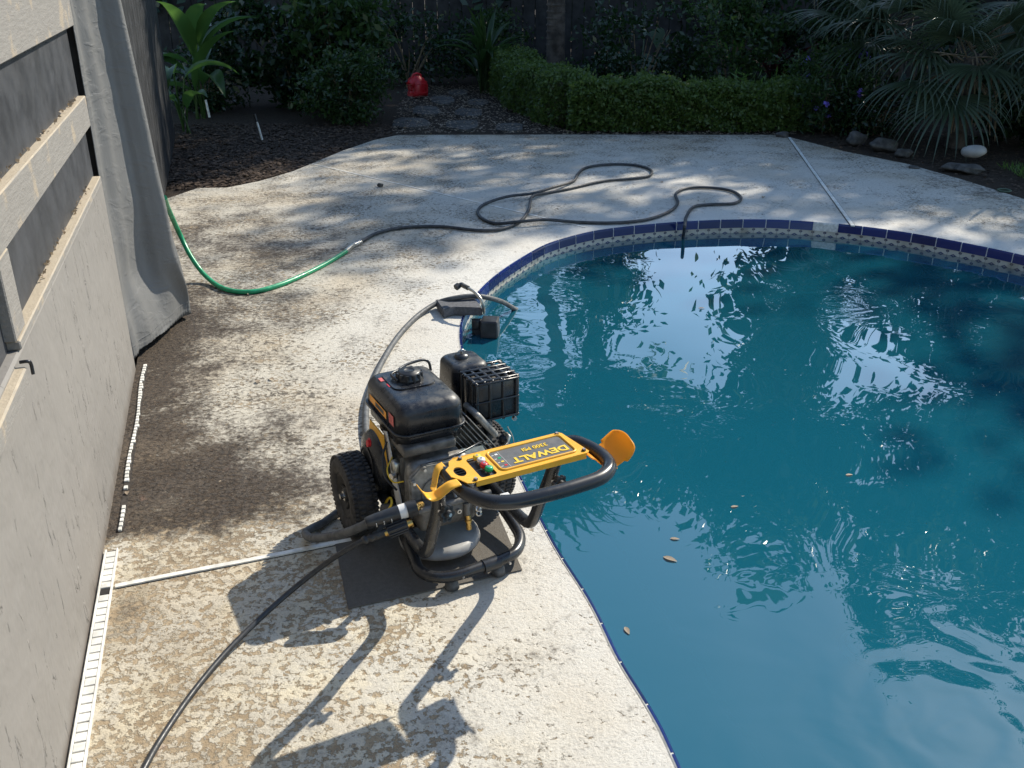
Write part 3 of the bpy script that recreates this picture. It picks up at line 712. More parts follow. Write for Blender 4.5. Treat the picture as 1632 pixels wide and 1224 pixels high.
# raised rounded border of the label field
for k, (x0, x1, y0, y1) in enumerate([(-.056, .146, -.046, .044)]):
    P = [PM @ Vector((x, y, .002)) for x, y in rrect(x0, x1, y0, y1, .012)]; P.append(P[0]); mb.tube(P, .0035, M['yellow'], 8, 1, False)
pan = mpart(mb, 'control_panel')
mb = MB(); mb.add([PM @ Vector((x, y, .0022)) for x, y in rrect(-.052, .140, -.042, .040, .008)], [tuple(range(24))], M['decal']); dec = mpart(mb, 'label_plate', pan)
mb = MB()
for k, (x, m_) in enumerate(((-.040, 'red'), (-.040, 'decal_yellow'), (-.040, 'green'), (-.040, 'white'))):
    mb.add([PM @ Vector((x + dx, -.030 + k * .018 + dy, .0027)) for dx, dy in ((0, 0), (.007, 0), (.007, .006), (0, .006))], [(0, 1, 2, 3)], M[m_])
    mb.add([PM @ Vector((-.050 + dx, -.030 + k * .018 + dy, .0027)) for dx, dy in ((0, 0), (.006, 0), (.006, .002), (0, .002))], [(0, 1, 2, 3)], M['white'])
mb.add([PM @ Vector((x, y, .0027)) for x, y in ((-.029, -.040), (-.0284, -.040), (-.0284, .038), (-.029, .038))], [(0, 1, 2, 3)], M['white'])
mpart(mb, 'nozzle_chart', pan)
def text(s, size, Mt, mat, name, parent, bold=0.0, sx=1.0, ext=.0002):
    cu = bpy.data.curves.new('t', 'FONT'); cu.body = s; cu.size = size; cu.align_x = 'CENTER'; cu.align_y = 'CENTER'; cu.extrude = ext; cu.offset = bold; cu.resolution_u = 4
    ob = bpy.data.objects.new('t', cu); COL.objects.link(ob); dg = bpy.context.evaluated_depsgraph_get()
    me = bpy.data.meshes.new_from_object(ob.evaluated_get(dg)); bpy.data.objects.remove(ob); bpy.data.curves.remove(cu)
    me.transform(Mt @ Matrix.Diagonal((sx, 1, 1, 1))); me.materials.clear(); me.materials.append(mat)
    o = bpy.data.objects.new(name, me); COL.objects.link(o); o.parent = parent; return o
text('DEWALT', .033, PM @ T(.060, -.018, .0032) @ RZ(math.pi), M['decal_yellow'], 'lettering', pan, .0012, 1.12)
text('3300 PSI', .020, PM @ T(.062, .017, .0032) @ RZ(math.pi), M['decal_yellow'], 'lettering', pan, .0004, 1.0)
for (x, y) in ((.143, .050), (.162, -.050), (-.122, .048), (-.128, -.054)):
    mb = MB(); mb.cyl(PM @ Vector((x, y, .001)), PM @ Vector((x, y, .0045)), .0055, M['blk_plastic'], 12); mb.cyl(PM @ Vector((x, y, .0045)), PM @ Vector((x, y, .0075)), .0035, M['steel'], 6); mpart(mb, 'bolt', pan)
# nozzle rack
mb = MB(); mb.box(PM @ Vector((-.091, -.006, -.007)), (.055, .10, .004), M['blk_plastic'], .001)
mpart(mb, 'nozzle_rack', pan)
for k, (y, mn) in enumerate(((.026, 'decal_yellow'), (.010, 'white'), (-.014, 'red'), (-.033, 'green'))):
    mb = MB(); c = PM @ Vector((-.087 + (k % 2) * .003, y, .0)); z = Vector((0, 0, 1))
    mb.cyl(c - z * .02, c + z * .006, .005, M['steel'], 10); mb.lathe([(0, .014), (.004, .0145), (.009, .013), (.0105, .009), (.0095, .004), (0, .003)], M[mn], T(*c), 12)
    mb.cyl(c + z * .0142, c + z * .0149, .0035, M['steel'], 8); mpart(mb, 'spray_nozzle', pan)
# curled holders at both ends of the panel
def curl(sg, u0, prof, y0, y1, notch, name, mat):
    P = catmull([(a, 0, b) for a, b in prof], 6); g = []; n = len(P)
    for i, p in enumerate(P):
        t = i / (n - 1); sh = 0
        e = max(0, t - .55) / .45; ins = .022 * (1 - math.sqrt(max(0, 1 - e ** 3)))
        row = []
        for j in range(9):
            w = j / 8; y = y0 + ins + (y1 - y0 - 2 * ins) * w
            z = p.z + (.012 * math.sin(w * math.pi) * e if notch else 0)
            if notch and .55 < t < .72 and j in (0, 8): y += .010 if j == 0 else -.010
            row.append((u0 + sg * p.x, y, z))
        g.append(row)
    return sheet(g, .0022, mat, name, pan)
curl(1, .200, [(0, .500), (.014, .492), (.034, .470), (.055, .455), (.078, .455), (.100, .464), (.120, .480), (.134, .498)], -.470, -.345, True, 'gun_holder', M['flap'])
def prong(pts, w0, w1, name):
    g = []
    for i, p in enumerate(catmull(pts, 6)):
        t = i / ((len(pts) - 1) * 6); w = w0 + (w1 - w0) * t; g.append([(p.x, p.y - w / 2 + w * j / 4, p.z) for j in range(5)])
    return sheet(g, .0022, M['yellow'], name, pan)
prong([(-.130, -.430, .503), (-.150, -.428, .500), (-.166, -.423, .488), (-.180, -.415, .474), (-.195, -.408, .470), (-.206, -.402, .477), (-.213, -.398, .490)], .030, .046, 'gun_holder')
prong([(-.130, -.342, .504), (-.146, -.345, .500), (-.158, -.356, .488), (-.168, -.372, .476), (-.180, -.390, .4705)], .026, .030, 'gun_holder')
# wheels
def wheel(cx, side):
    w = MB(); Rr, hw = .127, .040; MT = T(cx, .24, .127) @ RY(math.pi / 2)
    prof = [(.070, -hw * .75), (.078, -hw * .95), (.095, -hw), (.112, -hw * .93), (.120, -hw * .7), (.1225, -hw * .3), (.1225, hw * .3), (.120, hw * .7), (.112, hw * .93), (.095, hw), (.078, hw * .95), (.070, hw * .75)]
    w.lathe(prof, M['rubber'], MT, 64, closed=True)
    for row, (x, r, nb, ph) in enumerate(((-.031, .1175, 54, 0), (-.0115, .1200, 46, .5), (.0115, .1200, 46, 0), (.031, .1175, 54, .5))):
        for k in range(nb):
            a = 2 * math.pi * (k + ph) / nb; c = Vector((x, math.cos(a) * (r + .003), math.sin(a) * (r + .003)))
            w.box(T(cx, .24, .127) @ c, (.013 if abs(x) > .02 else .018, .0090, .010), M['rubber'], .0022, 1, RX(a), smooth=False)
    tyre_p = None
    root = MB(); sgn = side
    root.lathe([(.0715, -.030), (.0715, .030), (.066, .032), (.060, .018), (.030, .006), (.022, .012), (.022, .030), (0, .030)] if sgn > 0 else [(.0715, .030), (.0715, -.030), (.066, -.032), (.060, -.018), (.030, -.006), (.022, -.012), (.022, -.030), (0, -.030)], M['rim'], MT, 40)
    for k in range(5):
        a = 2 * math.pi * k / 5; root.cyl(T(cx + sgn * .010, .24, .127) @ Vector((0, .026 * math.cos(a), .026 * math.sin(a))), T(cx + sgn * .016, .24, .127) @ Vector((0, .064 * math.cos(a), .064 * math.sin(a))), .007, M['rim'], 8)
    ro = mpart(root, 'wheel'); w.build('tyre', ro)
    hb = MB(); hb.cyl((cx + sgn * .030, .24, .127), (cx + sgn * .044, .24, .127), .009, M['steel'], 6); hb.cyl((cx + sgn * .028, .24, .127), (cx + sgn * .033, .24, .127), .015, M['steel'], 18); hb.build('hub_nut', ro)
wheel(-.185, -1); wheel(.262, 1)
# engine
eng = MB()
eng.box((.0, .15, .215), (.19, .24, .17), M['alu'], .03, 3)
eng.box((.0, .025, .225), (.185, .05, .175), M['alu'], .022, 3)
eng.prism([(-.095, .145), (.06, .14), (.098, .19), (.098, .27), (.055, .31), (-.06, .315), (-.098, .28)], 0, .016, M['alu'], T(0, .006, 0) @ RX(math.pi / 2), .004)
for (x, z) in ((-.082, .155), (.05, .152), (.088, .2), (.086, .265), (.04, .302), (-.055, .305), (-.088, .27)):
    eng.cyl((x, -.004, z), (x, -.018, z), .0075, M['alu'], 12); eng.cyl((x, -.018, z), (x, -.024, z), .0048, M['steel'], 6)
eng.cyl((-.02, -.004, .225), (-.02, -.016, .225), .045, M['alu'], 28)
eng.box((-.02, .12, .345), (.16, .2, .03), M['alu_dark'], .008, 2)
for k in range(9): eng.box((-.095 + k * .004, .05 + k * .022, .26 - k * .004), (.012, .004, .12), M['alu_dark'])
blk = mpart(eng, 'engine_block')
mb = MB()      # black finned pump flange
for k in range(7): mb.box((.045, -.026, .245 + k * .0085), (.075, .024, .0045), M['blk_plastic'], .001, 1)
mb.box((.045, -.018, .27), (.068, .014, .062), M['blk_plastic'], .003, 1)
for x, z in ((.010, .243), (.080, .243), (.012, .300), (.078, .300)): mb.cyl((x, -.03, z), (x, -.045, z), .0065, M['steel'], 12); mb.cyl((x, -.045, z), (x, -.047, z), .004, M['blk_plastic'], 8)
mpart(mb, 'cover_plate', blk)
# cylinder with cooling fins, tilted to the right
cyl = MB(); dirc = Vector((.80, .0, .60)).normalized(); rot = dirc.to_track_quat('Z', 'Y').to_matrix().to_4x4()
for k in range(11):
    c = Vector((.075, .14, .245)) + dirc * (.012 * k); s = .115 if k < 7 else .135
    cyl.box(c, (s, .15, .0032), M['alu'], .001, 1, rot, smooth=False)
cyl.box(Vector((.075, .14, .245)) + dirc * .06, (.08, .11, .13), M['alu_dark'], .01, 2, rot)
cyl.box(Vector((.075, .14, .245)) + dirc * .145, (.10, .11, .02), M['alu'], .008, 2, rot)
cy = mpart(cyl, 'cylinder'); 
mb = MB(); mb.prism([(-.04, -.03), (.035, -.03), (.045, .0), (.03, .03), (-.04, .03)], 0, .0022, M['zinc'], T(.128, .058, .262) @ RZ(R(-8)) @ RX(R(72))); mb.prism([(-.04, -.03), (-.0385, -.03), (-.0385, .03), (-.04, .03)], 0, .02, M['zinc'], T(.128, .058, .262) @ RZ(R(-8)) @ RX(R(72)))
mb.cyl((.135, .054, .27), (.136, .046, .272), .007, M['steel'], 12); mb.cyl((.085, .04, .235), (.086, .016, .237), .011, M['steel'], 16); mb.cyl((.086, .0165, .237), (.086, .015, .237), .006, M['blk_plastic'], 12)
mpart(mb, 'valve_bracket', cy)
# fuel tank
tk = MB(); tc = Vector((-.003, .178, .43))
def rounded_slab(mb, c, sx, sy, z0, z1, mat, r, top_r, taper=0.0, nseg=7, M_=None):
    "rounded-plan box with a soft top edge"
    rows = []; steps = [(0, 0)] + [(top_r * (1 - math.cos(t)), top_r * math.sin(t)) for t in np.linspace(0, math.pi / 2, 8)]
    out = [(0, z0)]
    for t in np.linspace(0, math.pi / 2, 9): out.append((top_r * (1 - math.cos(t)), z1 - top_r + top_r * math.sin(t)))
    v = []; f = []
    for ins, z in out:
        ta = taper * (z - z0) / (z1 - z0); d = ins + ta
        v += [(c[0] + x, c[1] + y, z) for x, y in rrect(-sx / 2 + d, sx / 2 - d, -sy / 2 + d, sy / 2 - d, max(.004, r - ins * .5), nseg)]
    n = (nseg + 1) * 4; m_ = len(out)
    for k in range(m_ - 1):
        for i in range(n): f.append((k * n + i, k * n + (i + 1) % n, (k + 1) * n + (i + 1) % n, (k + 1) * n + i))
    f.append(tuple(range(n - 1, -1, -1))); mb.add(v, f, mat, True, M_); mb.add(v[-n:], [tuple(range(n))], mat, True, M_)
rounded_slab(tk, (-.003, .180), .206, .290, .392, .474, M['tank'], .038, .032, .004)
rounded_slab(tk, (-.003, .180), .218, .302, .385, .3925, M['tank'], .042, .002)
rounded_slab(tk, (-.003, .180), .196, .280, .352, .3855, M['tank'], .038, .002)
tk.prism(rrect(-.070, .062, -.055, .085, .03), 0, .0045, M['tank'], T(.002, .205, .473), .002)
tank = mpart(tk, 'fuel_tank')
mb = MB(); prof = [(0, .030), (.010, .030), (.0115, .0275), (.026, .027), (.0315, .024)]
mb.lathe([(0, .027), (.014, .027), (.0155, .029), (.0175, .027), (.029, .0265), (.034, .022), (.036, .012), (.040, .008), (.040, 0), (0, 0)], M['blk_plastic'], T(.0, .215, .476), 36)
for k in range(12):
    a = 2 * math.pi * k / 12; mb.cyl((.0 + .0355 * math.cos(a), .215 + .0355 * math.sin(a), .478), (.0 + .033 * math.cos(a), .215 + .033 * math.sin(a), .499), .0062, M['blk_plastic'], 8)
mpart(mb, 'filler_cap', tank)
mb = MB(); mb.tube([(-.02, .262, .487), (.02, .285, .490), (.075, .300, .488), (.094, .298, .478), (.098, .292, .452)], .0042, M['blk_tube'], 10, 8); mb.tube([(-.04, .20, .483), (-.047, .238, .488), (-.02, .262, .487)], .0042, M['blk_tube'], 10, 6)
mpart(mb, 'vent_hose', tank)
mb = MB()
def decal(mb, pts, mat): mb.add(pts, [tuple(range(len(pts)))], mat)
decal(mb, [(-.1065, .070, .408), (-.1065, .108, .408), (-.1062, .108, .440), (-.1062, .070, .440)], M['label_red']); mpart(mb, 'warning_label', tank)
mb = MB(); decal(mb, [(-.1067, .13, .406), (-.1067, .27, .406), (-.1062, .27, .428), (-.1062, .13, .428)], M['orange']); decal(mb, [(-.1069, .15, .410), (-.1069, .22, .410), (-.1066, .22, .424), (-.1066, .15, .424)], M['blk_plastic']); mpart(mb, 'side_decal', tank)
mb = MB(); decal(mb, [(-.080, .236, .4747), (-.058, .236, .4747), (-.058, .262, .4747), (-.080, .262, .4747)], M['label_red']); decal(mb, [(-.072, .190, .4747), (-.060, .190, .4747), (-.060, .214, .4747), (-.072, .214, .4747)], M['red']); mpart(mb, 'warning_label', tank)
# air cleaner
mb = MB(); rounded_slab(mb, (.217, .315), .136, .150, .30, .462, M['tank'], .030, .020, .008); mb.box((.214, .315, .298), (.135, .157, .010), M['blk_plastic'], .003)
ac = mpart(mb, 'air_cleaner')
mb = MB(); mb.lathe([(0, .010), (.020, .008), (.024, 0), (.024, -.003)], M['blk_gloss'], T(.215, .325, .463), 24); mb.cyl((.215, .325, .470), (.215, .325, .482), .0045, M['steel'], 8); mb.tube([(.203, .325, .480), (.215, .325, .486), (.227, .325, .480)], .0022, M['steel'], 6, 5); mpart(mb, 'wing_nut', ac)
# muffler and guard
mf = MB(); mf.box((.246, .207, .382), (.120, .104, .112), M['alu_dark'], .012, 2)
mu = mpart(mf, 'muffler')
g = MB(); x0, x1, y0, y1, z0, z1 = .172, .320, .142, .272, .318, .450
for i in range(6):
    x = x0 + .006 + (x1 - x0 - .012) * i / 5; g.box((x, (y0 + y1) / 2, z1), (.0105, y1 - y0 + .006, .007), M['blk_gloss'], .002, 1)
for j in range(5):
    y = y0 + .006 + (y1 - y0 - .012) * j / 4; g.box(((x0 + x1) / 2, y, z1 + .0012), (x1 - x0 + .006, .0105, .007), M['blk_gloss'], .002, 1)
for i in range(5):
    for j in range(4):
        if (i * 5 + j * 3) % 7 in (0, 2, 5): g.box((x0 + .0195 + i * .0272, y0 + .0205 + j * .0295, z1 - .0015), (.022, .024, .0035), M['blk_gloss'])
g.box(((x0 + x1) / 2, y0 + .002, (z0 + z1) / 2 - .002), (x1 - x0 - .004, .004, z1 - z0 - .01), M['blk_gloss'], .001, 1)
g.box((x0 + .002, (y0 + y1) / 2, (z0 + z1) / 2 - .002), (.004, y1 - y0 - .006, z1 - z0 - .01), M['blk_gloss'], .001, 1)
g.box((x1 - .002, (y0 + y1) / 2, (z0 + z1) / 2 - .002), (.004, y1 - y0 - .006, z1 - z0 - .01), M['blk_gloss'], .001, 1)
for i in range(4): g.box((x0 + .008 + i * (x1 - x0 - .016) / 3, y0 - .002, (z0 + z1) / 2), (.011, .006, z1 - z0), M['blk_gloss'], .002, 1)
for k in range(3): g.box(((x0 + x1) / 2, y0 - .003, z0 + .008 + k * (z1 - z0 - .012) / 2), (x1 - x0, .006, .007), M['blk_gloss'], .002, 1)
for j in range(4): g.box((x0 - .002, y0 + .01 + j * (y1 - y0 - .02) / 3, (z0 + z1) / 2), (.006, .007, z1 - z0), M['blk_gloss'], .002, 1); g.box((x1 + .002, y0 + .01 + j * (y1 - y0 - .02) / 3, (z0 + z1) / 2), (.006, .007, z1 - z0), M['blk_gloss'], .002, 1)
for (x, z) in ((.205, .312), (.30, .316)): g.cyl((x, y0 - .004, z), (x, y0 - .016, z), .0065, M['steel'], 10)
g.tube([(.215, .148, .32), (.213, .135, .29), (.205, .125, .262)], .014, M['blk_plastic'], 12, 5)
g.cyl((.185, .10, .285), (.183, .088, .283), .008, M['steel'], 10)
mpart(g, 'muffler_guard', mu)
mb = MB(); mb.tube([(.27, .12, .30), (.285, .11, .26), (.287, .11, .20)], .0018, M['zinc'], 6, 4); mb.box((.245, .10, .235), (.008, .03, .11), M['zinc'], .001, 1, RY(R(18))); mb.cyl((.24, .085, .245), (.243, .07, .247), .010, M['steel'], 12); mb.cyl((.232, .088, .215), (.234, .072, .215), .008, M['steel'], 12)
mpart(mb, 'throttle_link', mu)
# recoil starter on the left rear side with switch plate
mb = MB(); mb.lathe([(0, .045), (.05, .043), (.088, .034), (.098, .018), (.100, 0)], M['blk_gloss'], T(-.100, .215, .232) @ RY(-math.pi / 2), 40)
mb.lathe([(.045, .0455), (.05, .048), (.055, .0445)], M['blk_plastic'], T(-.100, .215, .232) @ RY(-math.pi / 2), 30); mpart(mb, 'recoil_starter', mach)
mb = MB(); mb.prism([(.10, .255), (.235, .245), (.25, .30), (.235, .352), (.12, .352)], 0, .003, M['yellow'], Matrix(((0, 0, -1, -.113), (1, 0, 0, .02), (0, 1, 0, 0), (0, 0, 0, 1))), 0); sp_ = mpart(mb, 'switch_plate')
mb = MB(); mb.cyl((-.116, .205, .300), (-.138, .205, .302), .016, M['red'], 18); mb.cyl((-.138, .205, .302), (-.144, .205, .303), .011, M['red'], 14); mpart(mb, 'switch_knob', sp_)
mb = MB()
mb.tube([(-.110, .13, .335), (-.135, .10, .30), (-.138, .075, .255), (-.115, .05, .22)], .0035, M['blk_tube'], 8, 6)
mb.tube([(-.105, .10, .30), (-.13, .08, .275), (-.125, .05, .25), (-.10, .03, .255)], .0022, M['decal_yellow'], 6, 6)
mb.box((-.108, .070, .285), (.02, .03, .035), M['zinc'], .004, 1); mb.cyl((-.115, .06, .265), (-.128, .055, .265), .009, M['steel'], 10)
mpart(mb, 'wiring', blk)
mb = MB(); mb.prism([(.02, .15), (.075, .15), (.155, .355), (.125, .365)], 0, .003, M['white'], Matrix(((0, 0, -1, -.104), (1, 0, 0, .01), (0, 1, 0, 0), (0, 0, 0, 1))), 0); mpart(mb, 'tank_bracket', blk)
mb = MB(); mb.tube([(.20, .12, .27), (.16, .07, .30), (.10, .03, .31), (.03, .0, .315), (-.06, .0, .31)], .0035, M['blk_tube'], 8, 6); mb.tube([(.22, .22, .36), (.19, .20, .33), (.15, .16, .335), (.12, .14, .33)], .005, M['blk_plastic'], 8, 6); mpart(mb, 'cable', blk)
mb = MB(); mb.lathe([(0, .02), (.012, .02), (.014, .004), (.018, 0)], M['blk_plastic'], T(.255, .115, .262) @ RX(R(70)), 14); mb.tube([(.255, .095, .27), (.235, .06, .275), (.18, .05, .26), (.12, .03, .235)], .0038, M['blk_plastic'], 8, 6); mpart(mb, 'spark_plug_lead', blk)
mb = MB()
for k in range(5): mb.box((-.0985, .07 + k * .035, .20), (.006, .006, .11), M['alu'], .002, 1)
mb.box((-.0985, .14, .155), (.005, .16, .005), M['alu']); mpart(mb, 'casting_ribs', blk)
mb = MB()
for k in range(6): mb.box((-.075 + k * .028, .001, .235), (.005, .010, .10 - .012 * abs(k - 2.5)), M['alu'], .0015, 1)
mb.box((-.005, .002, .235), (.15, .009, .005), M['alu']); mpart(mb, 'casting_ribs', blk)
mb = MB(); mb.box((-.070, -.0045, .185), (.022, .016, .03), M['alu_dark'], .003, 1); mb.cyl((-.07, -.012, .19), (-.07, -.022, .19), .008, M['zinc'], 6); mpart(mb, 'drain_plug', blk)
# round base plate and pump
base_m = simple('grey painted steel', (.27, .265, .25), .5, 0, .2, 14)
mb = MB(); mb.lathe([(0, .030), (.105, .028), (.116, .020), (.120, .008), (.118, .0), (0, 0)], base_m, T(.005, .040, .030), 48); mpart(mb, 'round_base')
pm = MB(); pm.box((-.01, -.035, .175), (.17, .07, .07), M['alu_dark'], .012, 2)
pm.cyl((-.10, -.060, .205), (.125, -.060, .205), .011, M['alu_dark'], 14)
for x in (-.015, .02, .055): pm.cyl((x, -.055, .215), (x + .004, -.02, .24), .0045, M['alu'], 8)
for x, z in ((-.03, .19), (.02, .183), (.072, .186), (.058, .21), (-.05, .215), (.1, .20)): pm.cyl((x, -.066, z), (x, -.080, z), .0068, M['steel'], 12); pm.cyl((x, -.0802, z), (x, -.0806, z), .0035, M['blk_plastic'], 8)
for (x, z) in ((.075, .180), (.076, .165)): pm.lathe([(.006, -.003), (.010, -.002), (.010, .002), (.006, .003)], M['steel'], T(x, -.085, z) @ RX(R(70)), 16)
pm.cyl((.045, -.07, .20), (.045, -.075, .160), .0095, M['alu_dark'], 12)
pump = mpart(pm, 'pump')
mb = MB(); mb.cyl((.045, -.078, .165), (.046, -.082, .120), .0085, M['brass'], 8); mb.cyl((.0455, -.08, .15), (.0455, -.0805, .145), .0105, M['brass'], 12); mpart(mb, 'brass_fitting', pump)
mb = MB(); q0 = mach_matrix.inverted() @ at(655, 811, .247); mb.cyl(q0, (-.085, -.060, .225), .0095, M['brass'], 12); mb.cyl(q0 + Vector((.01, 0, 0)), q0 + Vector((.018, .002, 0)), .0125, M['brass'], 6); mpart(mb, 'inlet_fitting', pump)
mb = MB(); mb.lathe([(.016, -.004), (.02, 0), (.016, .004)], M['decal_yellow'], T(-.145, .04, .19) @ RY(R(-60)), 18); mb.cyl((-.135, .03, .175), (-.155, .06, .165), .016, M['blk_plastic'], 14); mpart(mb, 'oil_plug', pump)
# label under the panel etc: connector of the inlet hose and the high pressure hose (parts of hoses, see below)
def mw(p): return mach_matrix @ Vector(p)
# mat under the machine
mt = NT('dark grey mat'); mt.set(mt.b.inputs['Base Color'], mt.mix(mt.noise(90, 4), (.075, .066, .055), (.15, .135, .115))); mt.b.inputs['Roughness'].default_value = .9; mt.bump(mt.noise(260, 3), .8, .003)
mc = [at(555, 972), at(832, 910), at(792, 815), at(700, 800), at(532, 858)]
mb = MB(); mb.prism([(p.x, p.y) for p in mc], .0015, .005, mt.m); o = mb.build('floor_mat'); tag(o, 'dark grey rectangular mat under the pressure washer', 'mat')
# ---------------------------------------------------------------- hoses
def hp(lst): return [at(x, y, z) for x, y, z in lst]
mb = MB(); mb.tube([at(262, 315, .55), at(268, 332, .42), at(285, 370, .24), at(305, 410, .12), at(330, 442, .03), at(360, 461, .014), at(400, 465, .012), at(440, 456, .012), at(480, 440, .012), at(520, 420, .012), at(553, 400, .014)], .0125, M['hose_green'], 14, 10)
gh = mb.build('garden_hose'); tag(gh, 'green garden hose coming from behind the grey curtain', 'hose')
c = gh.location
mb = MB(); a, b = at(551, 401, .014) - c, at(563, 391, .014) - c; mb.cyl(a, b, .015, M['zinc'], 14); mb.cyl(b, at(575, 386, .014) - c, .017, M['steel'], 10, .014); mb.build('hose_coupling', gh)
HZ_ = .013
blackp = [(576, 385), (600, 372), (640, 363), (700, 361), (760, 367), (800, 365), (830, 352), (843, 333), (848, 318), (870, 308), (905, 301), (960, 289), (1005, 285), (1035, 280), (1036, 270), (1010, 263), (970, 262), (935, 267), (921, 277), (913, 289), (880, 303), (850, 312), (810, 317), (775, 324), (762, 335), (767, 347), (790, 356), (830, 358), (870, 355), (920, 354), (980, 355), (1030, 350), (1065, 338), (1080, 324), (1077, 309), (1095, 300), (1130, 299), (1165, 304), (1181, 315), (1170, 324), (1130, 326), (1105, 330), (1094, 345), (1092, 356)]
pts = [at(x, y, HZ_) for x, y in blackp]
for i, p in enumerate(pts):
    if i in (27, 28, 8): p.z = HZ_ + .02
    if i in (20, 21, 22): p.z = HZ_ + .018
e = pts[-1]; pts += [at(1091, 362, .012), at(1090, 371, -.05), at(1088, 380, -.10), at(1084, 388, -.14), at(1078, 394, -.25)]
mb = MB(); mb.tube(pts, .0105, M['hose_dark'], 12, 8); o = mb.build('garden_hose'); tag(o, 'dark grey hose looped across the far deck and dropping over the tiles', 'hose')
# inlet hose: from the pool round the machine to the pump
mb = MB()
coup = [(-.145, -.108, .232), (-.175, -.125, .228), (-.235, -.150, .215), (-.300, -.165, .17)]
path = [at(838, 498, -.16), at(822, 493, -.09), at(800, 481, -.01), at(775, 474, .05), at(750, 472, .062), at(720, 476, .055), at(695, 484, .03), at(665, 504, .014), at(637, 533, .014), at(615, 566, .014), at(598, 600, .014), at(585, 640, .014), at(583, 680, .014), at(588, 720, .014), at(582, 760, .014), at(556, 800, .014), at(520, 830, .014), at(497, 842, .016), at(487, 850, .03), at(500, 858, .06), at(540, 852, .13), at(572, 841, .195), at(596, 829, .232)]
mb.tube(path, .0125, M['hose_grey'], 12, 8)
ih = mb.build('suction_hose'); tag(ih, 'thick grey hose arching from the pool over the foam pad to the pressure washer', 'hose'); c = ih.location
mb = MB(); A_, B_ = at(590, 831, .230) - c, at(664, 808, .248) - c; d = (B_ - A_)
mb.tube([A_ - d * .1, A_, A_ + d * .35, A_ + d * .62], .017, M['blk_plastic'], 16, 5, radii=[.0135, .016, .0195, .0205])
mb.cyl(A_ + d * .62, A_ + d * .78, .0205, M['white'], 18); mb.cyl(A_ + d * .78, B_, .0225, M['blk_plastic'], 18)
side_v = d.cross(Vector((0, 0, 1))).normalized(); 
for k in range(3):
    cc = A_ + d * (.10 + k * .16); rr = .0192 + k * .0006; y2 = d.normalized().cross(side_v)
    mb.tube([cc + (side_v * math.cos(t) - y2 * math.sin(t)) * rr * -1 for t in np.linspace(1.2, 3.2, 8)], .0011, M['white'], 5, 1, False)
mb.build('hose_connector', ih)
mb = MB()
hpath = [at(622, 843, .205), at(598, 853, .195), at(572, 865, .178), at(545, 881, .15), at(510, 905, .105), at(460, 945, .055), at(410, 990, .03), at(360, 1040, .015), at(310, 1100, .009), at(268, 1160, .008), at(235, 1215, .008), at(200, 1290, .008), at(120, 1500, .008)]
mb.tube(hpath, .0075, M['hose_black'], 12, 10); hh = mb.build('pressure_hose'); tag(hh, 'thin black high pressure hose running from the machine to the bottom edge', 'hose'); c = hh.location
mb = MB(); A_, B_ = at(576, 863, .180) - c, at(656, 833, .215) - c; d = B_ - A_
mb.tube([A_, A_ + d * .28, A_ + d * .45], .0105, M['blk_plastic'], 12, 4, radii=[.009, .012, .0115])
for k in range(3): mb.sphere(A_ + d * (.08 + .12 * k), (.026, .026, .026), M['blk_plastic'])
mb.cyl(A_ + d * .52, A_ + d * .92, .0165, M['blk_plastic'], 16)
x = d.normalized().orthogonal().normalized(); y = d.normalized().cross(x)
for k in range(10):
    a = 2 * math.pi * k / 10; e = (x * math.cos(a) + y * math.sin(a)) * .0175; mb.cyl(A_ + d * .54 + e, A_ + d * .90 + e, .0032, M['blk_plastic'], 6)
mb.cyl(A_ + d * .46, A_ + d * .52, .0125, M['brass'], 6); mb.cyl(A_ + d * .92, A_ + d * 1.02, .012, M['brass'], 6); mb.build('hose_connector', hh)
# ---------------------------------------------------------------- pad and water filler on the pool edge
pad = [at(694, 477, .045), at(709, 477.5, .045), at(726, 478.5, .045), at(756, 474, .045), at(769, 491, .045), at(724, 489.5, .045), at(706, 494, .045)]
mb = MB(); mb.prism([(p.x, p.y) for p in pad][::-1], .004, .046, M['foam'], None, .004); o = mb.build('foam_pad'); tag(o, 'grey foam pad bridging the pool edge under the suction hose', 'foam pad')
fl_ = empty('water_filler', at(762, 500, -.1), 'black float box with curved metal pipe clipped to the pool edge', 'pool filler'); c = Vector(fl_.location)
mb = MB(); bx = at(781, 521, -.045) - c; mb.box(bx, (.088, .10, .085), M['blk_plastic'], .006, 1, RZ(R(-6)), .92, smooth=False)
for k in range(5): mb.box(bx + Vector((0, -.03 + k * .014, .038)), (.06, .004, .003), M['blk_plastic'], 0, 1, RZ(R(-6)))
mb.build('float_box', fl_)
mb = MB(); b0 = at(752, 508, -.01) - c; b1 = at(768, 508, -.01) - c
mb.box((b0 + b1) / 2 + Vector((0, 0, -.04)), (.05, .03, .075), M['blk_plastic'], .003, 1); mb.add([b0 + Vector((0, -.02, -.05)), b1 + Vector((0, -.02, -.05)), b1 + Vector((0, -.02, -.135)), b0 + Vector((0, 0.0, -.05)), b1 + Vector((0, 0, -.05)), b1 + Vector((0, 0, -.135))], [(0, 1, 2), (5, 4, 3), (0, 3, 4, 1), (1, 4, 5, 2), (2, 5, 3, 0)], M['blk_plastic']); mb.build('bracket', fl_)
mb = MB(); mb.tube([at(771, 500, .0) - c, at(771, 491, .055) - c, at(767, 478, .10) - c, at(757, 466, .125) - c, at(744, 458, .135) - c], .0075, M['zinc'], 10, 6); pp = mb.build('pipe', fl_)
